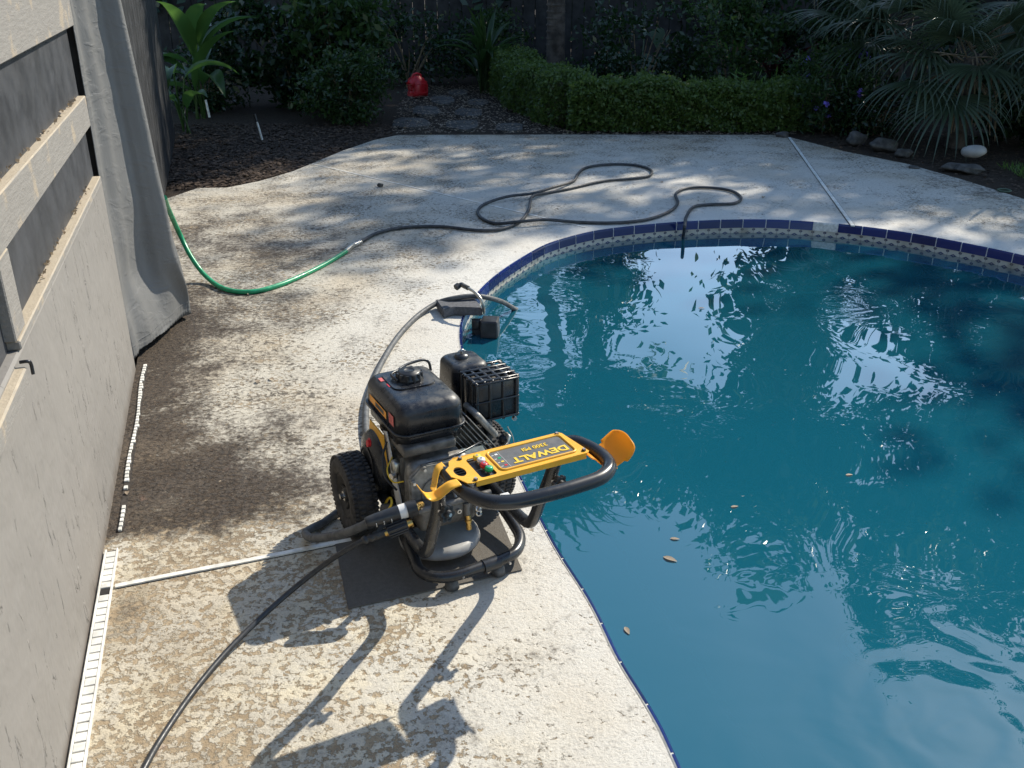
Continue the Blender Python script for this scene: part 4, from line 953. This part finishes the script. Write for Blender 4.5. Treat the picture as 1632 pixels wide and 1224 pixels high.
mb = MB(); a = at(746, 459, .135) - c; b = at(738, 455, .135) - c; e = at(728, 458, .125) - c; mb.cyl(a, b, .012, M['alu_dark'], 10); mb.tube([b, at(735, 453.5, .135) - c, e], .011, M['blk_plastic'], 10, 5); mb.cyl(at(731, 455, .13) - c, e + (e - b) * .15, .016, M['blk_plastic'], 8); mb.build('pipe_fitting', pp)
# ---------------------------------------------------------------- background garden
def shrub(name, label, cat, center, rad, n, size, mat, stem=True, group=None, ratio=.45, nclump=40, crad=.09, shell=.5, zmin=.02, nst=9):
    root = empty(name, (center[0], center[1], -.02), label, cat, group); C = clumps(n, (0, 0, center[2]), rad, nclump, crad, shell); C = C[C[:, 2] > zmin]
    leaf_cloud('foliage', C, size, mat, root, ratio)
    if stem:
        mb = MB()
        for k in range(nst):
            d = rand_dirs(1)[0]; e = Vector((d[0] * rad[0] * .7, d[1] * rad[1] * .7, center[2] + abs(d[2]) * rad[2] * .6)); mb.tube([(random.uniform(-.05, .05), random.uniform(-.05, .05), 0), e * .5 + Vector((0, 0, .1)), e], .008, M['stem'], 6, 4, radii=[.012, .008, .003])
        mb.build('stems', root)
    return root
# clipped hedges
def hedge(label, pts, width, height, n, size, bump=.03):
    pts = [Vector(p) for p in pts]; L = [0]
    for a, b in zip(pts, pts[1:]): L.append(L[-1] + (b - a).length)
    root = empty('boxwood_hedge', (pts[0] + pts[-1]) / 2, label, 'hedge', 'clipped boxwood hedges behind the pool deck'); o0 = root.location
    s = rng.uniform(0, L[-1], n); X = np.interp(s, L, [p.x for p in pts]); Y = np.interp(s, L, [p.y for p in pts])
    k = np.clip(np.searchsorted(L, s, side='right') - 1, 0, len(pts) - 2)
    D = np.array([((pts[i + 1] - pts[i]).normalized()[:2]) for i in range(len(pts) - 1)])[k]; Nn = np.stack([-D[:, 1], D[:, 0]], 1)
    side = rng.random(n); w = rng.uniform(-1, 1, n); z = rng.uniform(0, 1, n) ** .8
    top = side < .35; fr_ = (side >= .35) & (side < .85)
    hgt = height * (1 + .07 * np.sin(s * 3.1) + .05 * np.sin(s * 9 + 1) + .03 * np.sin(s * 23)) + rng.exponential(.012, n) * (rng.random(n) < .5); lump = bump * 1.6 * np.sin(s * 9 + z * 6) * np.sin(z * 8 + s * 3)
    wv = np.where(top, w, np.where(fr_, -1, 1)) * (width / 2) * (1 - .12 * (z > .9)); zz = np.where(top, hgt, z * hgt)
    wv = wv + np.where(top, 0, lump) + rng.normal(size=n) * .022; zz = zz + rng.normal(size=n) * .02 * np.where(top, 1, .5)
    sgn = np.sign(Nn[:, 1]); C = np.stack([X + Nn[:, 0] * sgn * wv - o0.x, Y + Nn[:, 1] * sgn * wv - o0.y, np.clip(zz, .03, 9)], 1)
    ne = n // 12; ew = rng.uniform(-1, 1, ne) * width / 2; ez = rng.uniform(0, 1, ne) * height
    for j, ex in ((0, -1), (-1, 1)):
        p = pts[j]; dd = (pts[1] - pts[0]).normalized() if j == 0 else (pts[-1] - pts[-2]).normalized()
        E_ = np.stack([p.x - o0.x + dd.x * ex * .05 - dd.y * ew, p.y - o0.y + dd.y * ex * .05 + dd.x * ew, ez + .02], 1) + rng.normal(size=(ne, 3)) * .03
        C = np.concatenate([C, E_])
    leaf_cloud('foliage', C, size, M['leaf_hedge'], root, .6)
    mb = MB(); 
    for q in np.arange(.2, L[-1] - .15, .16):
        x = np.interp(q, L, [p.x for p in pts]) - o0.x; y = np.interp(q, L, [p.y for p in pts]) - o0.y
        for t in range(4):
            mb.tube([(x, y, 0), (x + random.uniform(-.1, .1), y + random.uniform(-.1, .1), height * .5), (x + random.uniform(-.15, .15), y + random.uniform(-.15, .15), height * .93)], .006, M['stem'], 5, 3, radii=[.009, .006, .003])
    mb.build('stems', root)
hedge('long clipped hedge running along the back edge of the pool deck', [(.66, 9.72, -.02), (2.85, 9.72, -.02)], .44, .43, 28000, .038)
hedge('clipped hedge beside the flagstone path, left of the long hedge', [(-.05, 12.6, -.02), (.20, 11.0, -.02), (.58, 9.88, -.02)], .46, .47, 20000, .038)
# flowering bush
fb = shrub('flowering_bush', 'loose green bush with purple flowers at the right end of the hedge', 'bush', (3.1, 9.55, .42), (.42, .35, .42), 3600, .075, M['leaf_mid'], ratio=.2, nclump=55, crad=.08)
F = clumps(20, (0, 0, .50), (.42, .4, .36), 16, .035, .85)
for q in F:
    FC = q + rng.normal(size=(9, 3)) * .008; leaf_cloud('flower', FC, .04, M['flower'], fb, .95)
F = clumps(260, (-.25, .25, .40), (.7, .3, .12), 40, .07, .8); leaf_cloud('foliage', F, .11, M['leaf_bright'], fb, .15, droop=-1)
# mid shrubs
S = 'dark shrubs filling the garden behind the deck'
specs = [
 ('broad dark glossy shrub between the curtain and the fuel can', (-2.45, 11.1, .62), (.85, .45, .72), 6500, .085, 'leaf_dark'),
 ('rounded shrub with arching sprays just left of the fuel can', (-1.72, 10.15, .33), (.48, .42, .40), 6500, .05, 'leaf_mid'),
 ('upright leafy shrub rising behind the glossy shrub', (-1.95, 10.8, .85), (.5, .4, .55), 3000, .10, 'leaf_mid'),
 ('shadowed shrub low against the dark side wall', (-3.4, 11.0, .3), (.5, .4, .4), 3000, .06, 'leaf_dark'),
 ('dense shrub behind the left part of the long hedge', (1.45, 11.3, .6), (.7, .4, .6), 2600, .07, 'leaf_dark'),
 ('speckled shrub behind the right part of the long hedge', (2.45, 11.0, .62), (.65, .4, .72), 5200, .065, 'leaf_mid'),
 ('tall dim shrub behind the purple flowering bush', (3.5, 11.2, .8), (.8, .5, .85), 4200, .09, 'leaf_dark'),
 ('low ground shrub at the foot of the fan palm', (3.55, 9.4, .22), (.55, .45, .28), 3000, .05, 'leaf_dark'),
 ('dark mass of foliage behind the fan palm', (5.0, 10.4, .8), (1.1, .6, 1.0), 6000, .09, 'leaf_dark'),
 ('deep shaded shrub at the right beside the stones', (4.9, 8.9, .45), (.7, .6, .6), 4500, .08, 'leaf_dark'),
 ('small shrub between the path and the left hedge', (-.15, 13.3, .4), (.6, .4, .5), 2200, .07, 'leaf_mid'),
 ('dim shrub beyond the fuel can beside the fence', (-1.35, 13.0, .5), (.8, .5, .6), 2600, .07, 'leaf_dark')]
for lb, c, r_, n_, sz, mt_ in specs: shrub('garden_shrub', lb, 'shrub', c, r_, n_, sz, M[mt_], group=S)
# blade leaves (long arching leaves)
def blade(mb, base, dirv, length, width, droop, mat, n=9, fold=.25, tipw=.0, wpos=.4):
    d = Vector(dirv).normalized(); p = Vector(base); side = d.cross(Vector((0, 0, 1)));
    if side.length < .05: side = Vector((1, 0, 0))
    side.normalize(); v = []; st = length / n
    for i in range(n + 1):
        t = i / n; w = width * (math.sin(math.pi * min(1, max(0, t)) ** (.8)) if t < 1 else 0) + .002
        up = side.cross(d).normalized() * -1
        v += [p - side * w / 2 + up * w * -fold, p.copy(), p + side * w / 2 + up * w * -fold]
        p = p + d * st; d = (d + Vector((0, 0, -droop / n))).normalized()
    f = []
    for i in range(n):
        for k in range(2): f.append((i * 3 + k, i * 3 + k + 1, i * 3 + 4 + k, i * 3 + 3 + k))
    mb.add(v, f, mat, True)
def rosette(name, label, cat, base, n, length, width, mat, tilt=(25, 70), droop=.8, stemh=.3, seed=1, az=None, group=None):
    rr = random.Random(seed); root = empty(name, base, label, cat, group); 
    for k in range(n):
        mb = MB(); a = R(rr.uniform(*az)) if az else rr.uniform(0, 2 * math.pi); e = R(rr.uniform(*tilt)); d = Vector((math.cos(a) * math.cos(e), math.sin(a) * math.cos(e), math.sin(e)))
        h = rr.uniform(.3, 1) * stemh; b = Vector((rr.uniform(-.05, .05), rr.uniform(-.05, .05), 0)); m_ = b + Vector((d.x * .1, d.y * .1, h))
        mb.tube([b, b.lerp(m_, .5) + Vector((0, 0, .02)), m_], .009, mat, 6, 4); blade(mb, m_, d, length * rr.uniform(.75, 1.1), width, droop * rr.uniform(.6, 1.3), mat, fold=.3)
        mb.build('leaf', root)
    return root
rosette('banana_plant', 'broad leaved tropical plant standing by the dark side wall', 'plant', (-3.35, 10.4, -.02), 11, .85, .19, M['leaf_banana'], (20, 75), 1.6, .75, 3)
rosette('banana_plant', 'smaller broad leaved plant rooted against the side wall corner', 'plant', (-3.2, 9.5, -.02), 6, .6, .15, M['leaf_banana'], (15, 60), 1.8, .7, 9)
rosette('ginger_plant', 'ginger plant with long pale striped leaves above the left hedge', 'plant', (-.35, 12.4, -.02), 26, .62, .075, M['leaf_mid'], (25, 85), 1.0, .55, 5)
rosette('elephant_ear', 'elephant ear plant with one large pale leaf behind the long hedge', 'plant', (1.55, 12.0, -.02), 5, .55, .26, M['leaf_pale'], (-10, 30), 1.6, .95, 21)
rosette('cordyline', 'dark red strap leaved plant behind the right end of the hedge', 'plant', (3.0, 11.3, -.02), 22, .5, .05, M['leaf_red'], (30, 88), .6, .75, 8)
rosette('bromeliad', 'bright yellow green strappy plant high behind the hedge', 'plant', (2.85, 12.6, -.02), 24, .6, .04, M['leaf_bright'], (30, 85), 1.4, .8, 12)
# fan palms
def frond(mb, base, tip_dir, rad, mat, nseg=30, spread=150, droop=.55, pet=.5, seed=0):
    rr = random.Random(seed); d = Vector(tip_dir).normalized(); hub = Vector(base) + d * pet; side = d.cross(Vector((0, 0, 1))).normalized(); up = side.cross(d)
    mb.tube([base, Vector(base) + d * pet * .5 + Vector((0, 0, .03)), hub], .007, M['stem'], 6, 4)
    for k in range(nseg):
        a = R(-spread + 2 * spread * k / (nseg - 1)); q = (d * math.cos(a) + side * math.sin(a) + up * (.25 - .15 * abs(a))).normalized()
        L_ = rad * (1 - .25 * abs(a) / R(spread)) * rr.uniform(.92, 1.05); p = hub.copy(); w0 = rad * .048; v = []; n = 9; sd_ = q.cross(up).normalized()
        if sd_.length < .1: sd_ = side
        dd = q.copy()
        for i in range(n + 1):
            t = i / n; w = w0 * min(1, .25 + t * 2.2) * (1 - max(0, t - .35) / .66) + .0006
            nn = sd_.cross(dd).normalized(); v += [p - sd_ * w / 2, p + nn * w * .25, p + sd_ * w / 2]; p = p + dd * L_ / n
            dd = (dd + Vector((0, 0, -droop * (.2 + t * 1.6) * 2 / n))).normalized()
        f = [(i * 3 + c_, i * 3 + c_ + 1, i * 3 + 4 + c_, i * 3 + 3 + c_) for i in range(n) for c_ in range(2)]
        mb.add(v, f, mat, False)
def fan_palm(label, base, height, fronds, rad, seed, dead=8):
    rr = random.Random(seed); root = empty('fan_palm', base, label, 'palm', 'fan palms at the right of the garden')
    mb = MB(); mb.tube([(0, 0, 0), (.02, 0, height * .5), (0, 0, height)], .06, M['bark'], 12, 6, radii=[.09, .07, .06]); mb.build('trunk', root)
    for k, (az, el) in enumerate(fronds):
        mb = MB(); a, e = R(az), R(el); frond(mb, (0, 0, height + rr.uniform(-.1, .1)), (math.sin(a) * math.cos(e), -math.cos(a) * math.cos(e), math.sin(e)), rad * rr.uniform(.9, 1.1), M['leaf_palm'], 30, 125, rr.uniform(.7, 1.1), rr.uniform(.35, .55), seed * 50 + k); mb.build('frond', root)
    for k in range(dead):
        mb = MB(); a = rr.uniform(-1.6, 1.6); r0 = rr.uniform(.05, .12); L_ = rr.uniform(.5, .95)*height/.9; s = rr.uniform(.1, .35)
        p = Vector((math.sin(a) * r0, -math.cos(a) * r0, height * rr.uniform(.7, 1))); e = p + Vector((math.sin(a) * s, -math.cos(a) * s, -L_ * .8)); e.z = max(e.z, .03)
        mb.tube([p, p.lerp(e, .4) + Vector((math.sin(a), -math.cos(a), 0)) * .08, e], .006, M['stem'], 6, 4, radii=[.009, .007, .004])
        mb.build('dead_stalk', root)
fan_palm('fan palm with drooping grey green fronds beside the pale river stones', (4.05, 8.75, -.02), .78, [(-95, 15), (-70, -12), (-45, 20), (-60, 45), (-15, -15), (-35, -30), (10, 30), (40, -5), (75, 20), (-100, 50), (-80, 0), (110, 30)], .72, 4, 14)
fan_palm('fan palm at the far right edge with fronds hanging low', (4.95, 8.3, -.02), 1.0, [(-95, 10), (-60, 0), (-30, -10), (-75, -30), (0, 20), (-45, 40), (30, 0), (-110, 35), (-15, -40)], .8, 6, 8)
fan_palm('taller fan palm standing behind the front one', (3.75, 9.7, -.02), 1.0, [(-100, 5), (-75, 30), (-50, 0), (-20, 15), (15, 30), (50, 10), (-120, 30), (-60, -20)], .75, 9, 4)
# palm trunk behind the hedge, stakes, can, path
mb = MB(); H = 5.0; mb.tube([(.52, 12.1, -.05), (.53, 12.1, 1), (.50, 12.15, 3), (.6, 12.2, H)], .1, M['bark'], 16, 12, radii=[.125, .105, .1, .09])
for k in range(26): mb.lathe([(.108, 0), (.116, .015), (.104, .03)], M['bark'], T(.525, 12.1, .05 + k * .075) , 16)
pt = mb.build('palm_tree'); tag(pt, 'ringed brown palm trunk rising behind the hedge', 'palm', base=False)
mb = MB()
for k in range(16): a = R(k * 22.5 + 5); e = R(random.uniform(-20, 45)); frond(mb, (.6, 12.2, H), (math.cos(a) * math.cos(e), math.sin(a) * math.cos(e), math.sin(e)), 1.1, M['leaf_palm'], 18, 100, 1.0, .6, k)
mb.build('crown', pt)
st = empty('riser_pipe', at(334, 187), 'tan riser pipe stub standing upright in front of the dark shrubs', 'pipe', 'short riser pipes in the mulch bed'); mb = MB(); mb.cyl((0, 0, 0), (-.02, .01, .18), .012, M['pvc'], 10); mb.build('pipe', st)
st = empty('riser_pipe', at(418, 223), 'white riser pipe with a black cap at the edge of the mulch bed', 'pipe', 'short riser pipes in the mulch bed'); mb = MB(); mb.cyl((0, 0, 0), (-.035, .01, .17), .010, M['pvc'], 10); mb.build('pipe', st)
mb = MB(); mb.cyl((-.035, .01, .165), (-.05, .012, .235), .016, M['blk_plastic'], 10, .014); mb.build('cap', st)
# red fuel can
fc = empty('fuel_can', at(666, 154), 'red plastic fuel can on the flagstone path', 'fuel can', rz=R(35)); fc.scale = (.86, .86, .84); mb = MB()
prof = [(-.13, .0), (.12, .0), (.135, .03), (.135, .19), (.10, .235), (.06, .25), (.045, .285), (-.02, .30), (-.075, .285), (-.095, .25), (-.135, .215), (-.155, .19), (-.135, .15), (-.11, .145), (-.10, .11), (-.125, .09), (-.135, .04)]
mb.prism(prof, -.085, .085, M['can_red'], RX(math.pi / 2) , .022); mb.sm = [True] * len(mb.sm); mb.tube([(-.08, -.088, .06), (.08, -.088, .06), (.10, -.088, .10), (.08, -.088, .18), (-.06, -.088, .18), (-.09, -.088, .12), (-.08, -.088, .06)], .006, M['can_red'], 6, 4); mb.build('body', fc)
mb = MB(); mb.tube([(.06, 0, .245), (.055, 0, .30), (.0, 0, .325), (-.06, 0, .31), (-.085, 0, .26)], .014, M['can_red'], 10, 6); mb.build('handle', fc)
mb = MB(); mb.cyl((-.13, 0, .20), (-.165, 0, .225), .025, M['can_red'], 14); mb.cyl((-.165, 0, .225), (-.175, 0, .232), .02, M['blk_plastic'], 14); mb.build('spout_cap', fc)
# flagstones
fs = [(655, 196, 60, 9), (735, 199, 62, 9), (812, 203, 52, 7), (680, 177, 46, 8), (748, 180, 50, 8), (705, 160, 40, 7), (762, 163, 34, 6), (730, 147, 34, 5)]
flag = simple('flagstone', (.06, .055, .048), .85, 0, .55, 7, .8, .008)
pos = ['nearest flagstone of the path at the left, touching the deck', 'flagstone in the middle of the row touching the deck', 'flagstone in the deck row closest to the hedge', 'flagstone just in front of the fuel can', 'flagstone in the second row next to the hedge', 'flagstone right of the fuel can', 'small flagstone beside the leaf litter at the hedge corner', 'farthest visible flagstone of the path']
for (x, y, w, h), lb in zip(fs, pos):
    rr = random.Random(x); P = []
    for k in range(9):
        a = 2 * math.pi * k / 9; q = at(x + w * .5 * math.copysign(abs(math.cos(a)) ** .6, math.cos(a)) * rr.uniform(.78, 1.08), y - h * math.copysign(abs(math.sin(a)) ** .6, math.sin(a)) * rr.uniform(.7, 1.08), .0); P.append((q.x, q.y))
    mb = MB(); mb.prism(P, -.03, .004 + rr.uniform(0, .008), flag, None, .004); o = mb.build('flagstone'); tag(o, 'dark ' + lb, 'flagstone', 'flagstones of the garden path')
# mulch chips and litter
def scatter(poly, n, size, z, mat, name, label, cat, up=2.0):
    lo, hi = np.min(poly, 0), np.max(poly, 0); P = rng.uniform(lo, hi, (n * 3, 2)); P = P[inside(P, np.array(poly))][:n]
    C = np.column_stack([P, z + rng.uniform(0, .02, len(P))]); a = rand_dirs(len(C)); a[:, 2] *= .25; b = np.cross(a, rand_dirs(len(C), 3)); b[:, 2] *= .35
    b /= np.linalg.norm(b, axis=1)[:, None]; s = size * rng.uniform(.5, 1.5, (len(C), 1)); o = quads_mesh(name, C, a * s * .5, b * s * .25, mat, None, .2); tag(o, label, cat, kind='stuff')
scatter([(-3.1, 7.0), (-2.1, 7.05), (-1.75, 7.7), (-1.55, 8.6), (-1.15, 9.3), (-1.2, 10), (-3.6, 10), (-3.4, 8.5)], 9000, .045, -.015, M['chip'], 'bark_mulch', 'brown bark mulch covering the bed left of the deck', 'mulch')
scatter([(-1.2, 9.35), (.5, 9.35), (.1, 13), (-1.4, 13)], 3600, .035, .002, M['dead_leaf'], 'leaf_litter', 'fallen leaves scattered over the garden path', 'leaf litter')
scatter([(.5, 9.32), (2.8, 9.32), (2.8, 9.6), (.5, 9.6)], 700, .035, -.01, M['dead_leaf'], 'leaf_litter', 'dry leaves along the foot of the hedge', 'leaf litter')
scatter([(2.75, 9.2), (3.5, 7.7), (3.8, 6.4), (5.5, 6.0), (5, 10), (3, 10)], 3500, .04, -.015, M['chip'], 'bark_mulch', 'dark mulch under the palms at the right', 'mulch')
P0 = wp(.05, .03, 0); P1 = wp(.1, .45, 0); P2 = wp(1.3, .5, 0); P3 = wp(2.6, .9, 0); P4 = wp(3.8, 1.4, 0); P5 = wp(4.2, .2, 0); P6 = wp(1.5, .04, 0)
scatter([tuple(q[:2]) for q in (P0, P1, P2, P3, P4, P5, P6)], 1100, .009, .001, M['chip'], 'grit', 'fine dark grit and leaf crumbs lying on the dirty deck by the wall', 'grit')
scatter([tuple(q[:2]) for q in (P0, P1, P2, P3, P4, P5, P6)], 160, .012, .001, M['dead_leaf'], 'leaf_crumbs', 'pale dry leaf crumbs on the dirty deck by the wall', 'leaf litter')
# grass patch at right
P = rng.uniform((3.95, 6.6), (5.2, 7.75), (2600, 2)); P = P[P[:, 0] > 4.0 + (7.8 - P[:, 1]) * -.05]; C = np.column_stack([P, np.full(len(P), .01)])
a = rand_dirs(len(C), 2.5) * rng.uniform(.02, .05, (len(C), 1)); b = np.cross(a, rand_dirs(len(C))); b = b / np.linalg.norm(b, axis=1)[:, None] * .003
o = quads_mesh('grass', C + a * .5, a, b, M['leaf_bright']); tag(o, 'short grass at the right edge beside the stones', 'grass', kind='stuff')
# stones
stones = [((1548, 262), (.20, .15, .105), 'rock_pale', .065, 'smooth pale oval stone lying on top of the others'), ((1519, 269), (.20, .12, .07), 'rock', 0, 'long grey stone leaning left of the pale oval stone'), ((1546, 273), (.24, .16, .08), 'rock', -.01, 'flat grey stone underneath the pale oval stone'),
  ((1363, 229), (.19, .16, .14), 'rock', 0, 'round boulder at the deck edge nearest the flowering bush'), ((1406, 238), (.26, .18, .12), 'rock', 0, 'broad boulder in the middle of the deck edge'), ((1440, 247), (.15, .12, .08), 'rock', 0, 'smaller boulder at the foot of the fan palm'), ((1247, 218), (.13, .10, .07), 'rock', 0, 'small stone at the far end of the white joint strip'), ((1456, 268), (.09, .07, .04), 'rock', 0, 'little stone in front of the palm stalks')]
for (px, py), sz, mt_, dz, lb in stones:
    p = at(px, py); mb = MB(); mb.sphere((p.x, p.y, sz[2] * (.5 if dz else .36) + dz - .01), sz, M[mt_], jitter=.04 if mt_ == 'rock_pale' else .16, seed=px, rot=RZ(random.uniform(-.4, .4)) @ RY(random.uniform(-.15, .15))); o = mb.build('garden_stone'); tag(o, lb, 'stone', 'stones along the garden edge')
mb = MB(); p = at(1600, 305); mb.lathe([(.042, 0), (.052, .008), (.046, .015), (.036, .010)], M['leaf_pale'], T(p.x, p.y, 0), 20, closed=True); o = mb.build('ring'); tag(o, 'small pale ring lying by the grass at the right', 'ring')
# little pebbles / leaves on deck
for (px, py, s, mt_, lb) in ((606, 298, .045, 'rock', 'small dark stone lying on the far deck'), (398, 376, .03, 'dead_leaf', 'curled leaf on the deck near the green hose'), (410, 612, .035, 'dead_leaf', 'brown leaf on the deck below the curtain'), (436, 607, .03, 'dead_leaf', 'dark curled leaf beside the brown leaf on the deck'), (203, 790, .025, 'dead_leaf', 'orange leaf in the dirt by the wall'), (1217, 314, .05, 'dead_leaf', 'dark leaf on the white deck right of the hose loop'), (1054, 290, .04, 'dead_leaf', 'dark leaf on the deck between the hose loops')):
    p = at(px, py); mb = MB()
    if mt_ == 'rock': mb.sphere((p.x, p.y, s * .3), (s, s * .8, s * .7), M['rock'], jitter=.15, seed=px); o = mb.build('pebble'); tag(o, lb, 'pebble')
    else:
        blade(mb, (p.x, p.y, .004), (math.cos(px), math.sin(px), .25), s, s * .5, .8, M[mt_], 5, .2); o = mb.build('fallen_leaf'); tag(o, lb, 'leaf')
# floating leaves
for (px, py, ln, an, lb) in ((1057, 887, .055, -35, 'largest brown leaf floating on the pool'), (1068, 858, .035, -10, 'reddish leaf floating just above the largest one'), (996, 999, .038, -75, 'tan leaf floating near the pool edge'), (1165, 808, .03, 10, 'small orange leaf floating in the middle of the pool'), (1113, 491, .04, 0, 'small dark leaf floating on the bright far water'), (1348, 757, .03, 5, 'tiny orange leaf floating right of the middle')):
    p = at(px, py, WATER_Z + .002); mb = MB(); a = R(an); blade(mb, p, (math.cos(a), math.sin(a), .06), ln * .85, ln * .32, .1, M['dead_leaf'], 6, .12); o = mb.build('floating_leaf'); tag(o, lb, 'leaf', 'leaves floating on the pool')
# drain cover on the pool floor
dm_ = simple('pale drain plastic', (.8, .85, .85), .6); p = at(1395, 1022, -.95)
mb = MB(); mb.lathe([(.0, .03), (.07, .03), (.13, .012), (.135, 0)], dm_, T(p.x, p.y, -.995), 36)
dk = simple('drain slots', (.03, .12, .14), .8)
for r0 in (.04, .075, .108): mb.lathe([(r0, .0325 - max(0, r0 - .07) * .3), (r0 + .008, .0325 - max(0, r0 - .062) * .3)], dk, T(p.x, p.y, -.994), 36)
o = mb.build('main_drain'); tag(o, 'round slotted drain cover on the pool floor', 'drain')
# fence at the back
root = empty('garden_fence', (1, 14.2, 0), 'dark stained board fence closing the garden at the back', 'fence'); mb = MB()
for k in range(100): mb.box((-8.5 + k * .172, random.uniform(-.006, .006), .95), (.165, .02, 1.95), M['fence'], .003, 1, smooth=False)
mb.build('boards', root); mb = MB(); mb.box((0, .03, .4), (17.2, .03, .09), M['fence']); mb.box((0, .03, 1.6), (17.2, .03, .09), M['fence']); mb.build('rails', root)
# ---------------------------------------------------------------- tall trees beyond (seen only mirrored in the water, and by their shade)
def tree(name, label, base, ctr, rad, n, size, nclump, crad, seed, trunk_r=.2, shell=.35, extra=(), mat='leaf_tree'):
    global rng
    rng = np.random.default_rng(seed); rr = random.Random(seed)
    root = empty(name, base, label, 'tree', 'tall trees mirrored in the pool'); b = Vector(base)
    C = clumps(n, Vector(ctr) - b, rad, nclump, crad, shell)
    for (c2, r2, n2) in extra: C = np.concatenate([C, clumps(n2, Vector(c2) - b, r2, max(4, nclump // 4), crad, shell)])
    leaf_cloud('crown', C, size, M[mat], root, .5)
    mb = MB(); top = Vector(ctr) - b; mb.tube([(0, 0, -.1), (top.x * .3, top.y * .3, top.z * .5), top], trunk_r, M['bark'], 10, 6, radii=[trunk_r, trunk_r * .7, trunk_r * .25])
    for k in range(9):
        d = Vector(rand_dirs(1)[0]); s_ = Vector((0, 0, 0)).lerp(top, rr.uniform(.45, .95)); s_.x = top.x * .3; s_.y = top.y * .3; e = top + Vector((d.x * rad[0], d.y * rad[1], d.z * rad[2])) * .8
        mb.tube([s_, s_.lerp(e, .5) + Vector((0, 0, .3)), e], .06, M['bark'], 6, 5, radii=[trunk_r * .4, trunk_r * .25, .02])
    mb.build('trunk', root)
tree('oak_tree', 'oak crown straight ahead beyond the fence', (1.4, 18.0, 0), (1.9, 18.0, 7.6), (2.3, 2.0, 1.15), 9000, .20, 34, .42, 11)
tree('oak_tree', 'taller oak to the right of the one straight ahead', (5.4, 17.6, 0), (5.2, 17.4, 8.0), (2.3, 2.0, 2.1), 10000, .20, 38, .42, 12, extra=[((5.2, 17.3, 5.0), (.9, .9, 1.4), 1600)])
tree('oak_tree', 'big spreading oak at the right beyond the palms', (8.6, 15.5, 0), (8.5, 15.6, 8.0), (2.8, 2.4, 3.5), 11000, .20, 46, .36, 13)
tree('oak_tree', 'oak further right whose crown shades the far deck', (11.8, 13.4, 0), (11.4, 13.6, 7.4), (2.6, 2.6, 3.4), 8500, .20, 40, .34, 14)
tree('oak_tree', 'oak at the far left beyond the fence', (-.9, 17.5, 0), (-1.0, 17.6, 6.4), (1.5, 1.5, 2.0), 2600, .20, 26, .38, 15)
tree('laurel_tree', 'lower laurel crown left of the gap in the trees', (1.1, 15.6, 0), (1.35, 15.6, 3.4), (.6, .8, 1.4), 2400, .17, 24, .3, 16, .12)
tree('laurel_tree', 'lower laurel crown right of the gap in the trees', (4.9, 15.2, 0), (4.85, 15.2, 3.7), (.75, .9, 1.8), 3000, .17, 24, .3, 17, .12)
tree('laurel_tree', 'dense laurel behind the fan palms', (7.8, 12.6, 0), (7.6, 12.7, 3.4), (1.7, 1.3, 2.6), 6500, .17, 34, .32, 18, .12)
for k, (x, h_, lb) in enumerate(((-4.2, 2.4, 'evergreen thicket behind the fence at the far left'), (-2.2, 3.0, 'evergreen thicket behind the fence above the fuel can'), (0, 2.6, 'evergreen thicket behind the middle of the fence'), (2.3, 2.3, 'evergreen thicket behind the fence under the gap in the trees'), (4.6, 2.6, 'evergreen thicket behind the fence right of the gap'), (6.9, 4.2, 'evergreen thicket behind the right part of the fence'))):
    tree('evergreen_tree', lb, (x, 15.0, 0), (x, 15.0, h_ * .52), (1.45, .8, h_ * .5), 3600, .17, 30, .26, 30 + k, .09, mat='leaf_dark')

tree('oak_tree', 'very tall distant oak furthest to the right', (15.5, 25.0, 0), (15.2, 25.0, 12.5), (2.8, 2.4, 5.6), 8000, .26, 44, .5, 22, .3)
